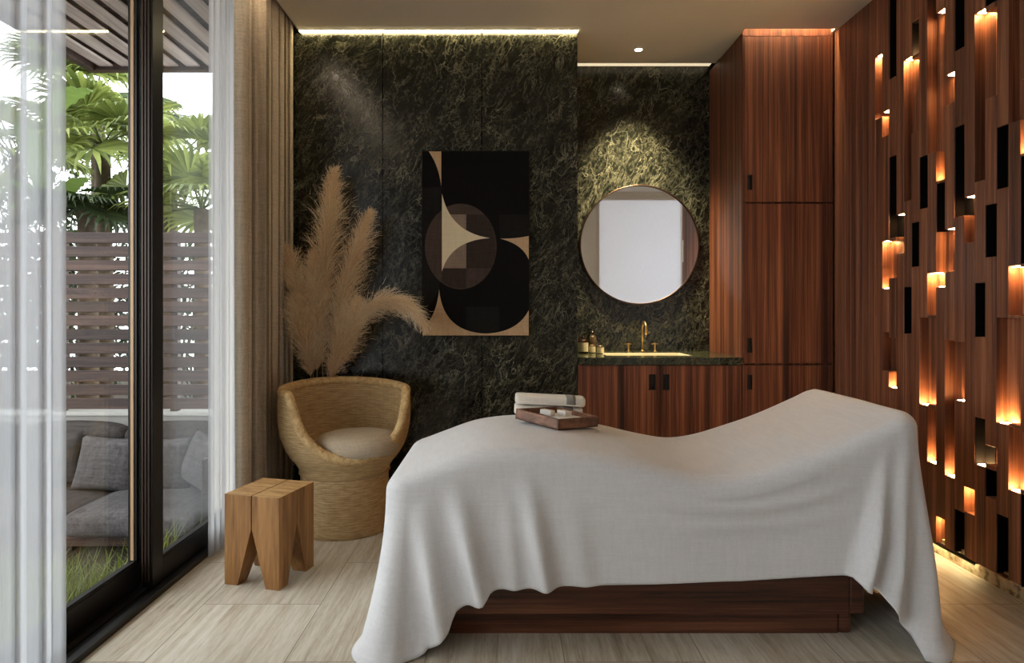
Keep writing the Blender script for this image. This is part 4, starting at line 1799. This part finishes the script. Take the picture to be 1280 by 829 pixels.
def big_leaf(b, base, tip, wid, rr, sag=.25):
    base, tip = Vector(base), Vector(tip)
    d = tip - base
    sd = d.cross(Vector((0, 0, 1))).normalized()
    n = 16
    rows = []
    for i in range(n + 1):
        s = i / n
        c = base + d * s + Vector((0, 0, d.length * sag * (s - s * s) * 2))
        w = wid * (math.sin(PI * min(1, .08 + .92 * s)) ** .65) * (1 - .25 * s)
        w = 0.004 if i == n else w
        rows.append([c + sd * w * q + Vector((0, 0, abs(q) * w * .22 + .012 * math.sin(s * 34 + q * 2))) for q in (-1, -.55, 0, .55, 1)])
    V = [[b.bm.verts.new(p) for p in r] for r in rows]
    for A_, B_ in zip(V, V[1:]):
        for k in range(4):
            f = b.bm.faces.new((A_[k], A_[k + 1], B_[k + 1], B_[k]))
            f.smooth = True


bc = Vector(px(60, 292, 5.5))
bp = thing('banana_plant', 'broad-leaved banana plant leaning over the fence by the left sheer', 'plant', (bc.x, bc.y, GZ))
b = MB()
b.tube([(0, 0, 0), (0, 0, .8), (.03, 0, bc.z - GZ + .2)], [.08, .06, .04], 10)
b.build('trunk', 'trunk', bp)
rr = random.Random(9)
for (xb, yb, xt, yt, w_) in ((66, 262, 112, 224, .11), (56, 150, 116, 114, .13), (58, 250, 20, 150, .17), (55, 260, -10, 225, .17), (62, 262, 10, 262, .15)):
    b = MB()
    o0 = Vector((bc.x, bc.y, GZ))
    top = Vector((.03, 0, bc.z - GZ + .2))
    q0 = Vector(px(xb, yb, 5.45)) - o0
    b.tube([top, q0], [.016, .012], 6)
    big_leaf(b, q0, Vector(px(xt, yt, 5.35 + rr.uniform(-.2, .2))) - o0, w_, rr)
    b.build('leaf', 'big', bp)


def shrub(lab, x, d, w, ztop, seed, n=1500, mat='shrub'):
    rr = random.Random(seed)
    X = (x - 630) / F * d
    t = thing('garden_shrub', lab, 'shrub', (X, d, GZ), 0, 'shrubs beyond the fence')
    h = ztop - GZ
    b = MB()
    for k in range(5):
        a = rr.uniform(0, 6.28)
        b.tube([(0, 0, 0), (math.cos(a) * w * .2, math.sin(a) * w * .15, h * .4), (math.cos(a) * w * .36, math.sin(a) * w * .25, h * .8)], [.03, .02, .008], 6)
    b.build('stem', 'trunk', t)
    b = MB()
    for k in range(n):
        u = Vector((rr.gauss(0, 1), rr.gauss(0, 1), rr.gauss(0, 1))).normalized() * (rr.random() ** .4)
        p = Vector((u.x * w * .5, u.y * w * .36, h * .56 + u.z * h * .44))
        p += Vector((1, 1, 1)) * .08 * mnoise.noise(p * 3 + Vector((seed, 0, 0)))
        dv = (u + Vector((rr.uniform(-.7, .7), rr.uniform(-.7, .7), rr.uniform(-.7, .5)))).normalized()
        sd = dv.cross(Vector((rr.uniform(-1, 1), rr.uniform(-1, 1), 1))).normalized()
        l = rr.uniform(.07, .15)
        b.bm.faces.new([b.bm.verts.new(q) for q in (p, p + dv * l * .5 + sd * l * .22, p + dv * l, p + dv * l * .5 - sd * l * .22)])
    b.build('foliage', mat, t)


shrub('dark leafy shrub behind the fence left of the door post', 110, 9.0, 1.9, 2.62, 51, 2600)
shrub('dark leafy shrub behind the fence, hidden by the left sheer', 8, 9.4, 2.0, 3.4, 52, 2600)
shrub('leafy shrub behind the fence right of the door post', 215, 8.6, 1.4, 2.1, 53, 1800)
shrub('tall leafy shrub behind the banana plant', 60, 11.0, 2.2, 4.1, 54, 2600)

# ------------------------------------------------------------------ sky
wd = bpy.data.worlds.new('world')
scn.world = wd
wd.use_nodes = True
nt = wd.node_tree
bg = nt.nodes['Background']
tcw = nt.nodes.new('ShaderNodeTexCoord')
nz = noise_(nt, tcw.outputs['Generated'], 2.5, 4)
rw = ramp(nt, [(.3, (.86, .93, 1.0)), (.7, (1, 1, 1))], nz.outputs[0])
lk(nt, rw.outputs[0], bg.inputs[0])
bg.inputs[1].default_value = 3.2

scn.view_settings.view_transform = 'Standard'
scn.view_settings.look = 'None'
scn.view_settings.gamma = 1
scn.view_settings.use_curve_mapping = False
scn.view_settings.exposure = .7
scn.cycles.max_bounces = 10
scn.cycles.diffuse_bounces = 5
scn.cycles.glossy_bounces = 5
scn.cycles.transparent_max_bounces = 24
scn.cycles.transmission_bounces = 6
scn.cycles.caustics_reflective = False
scn.cycles.caustics_refractive = False
scn.cycles.sample_clamp_indirect = 4
scn.cycles.use_denoising = True
scn.cycles.use_light_tree = True
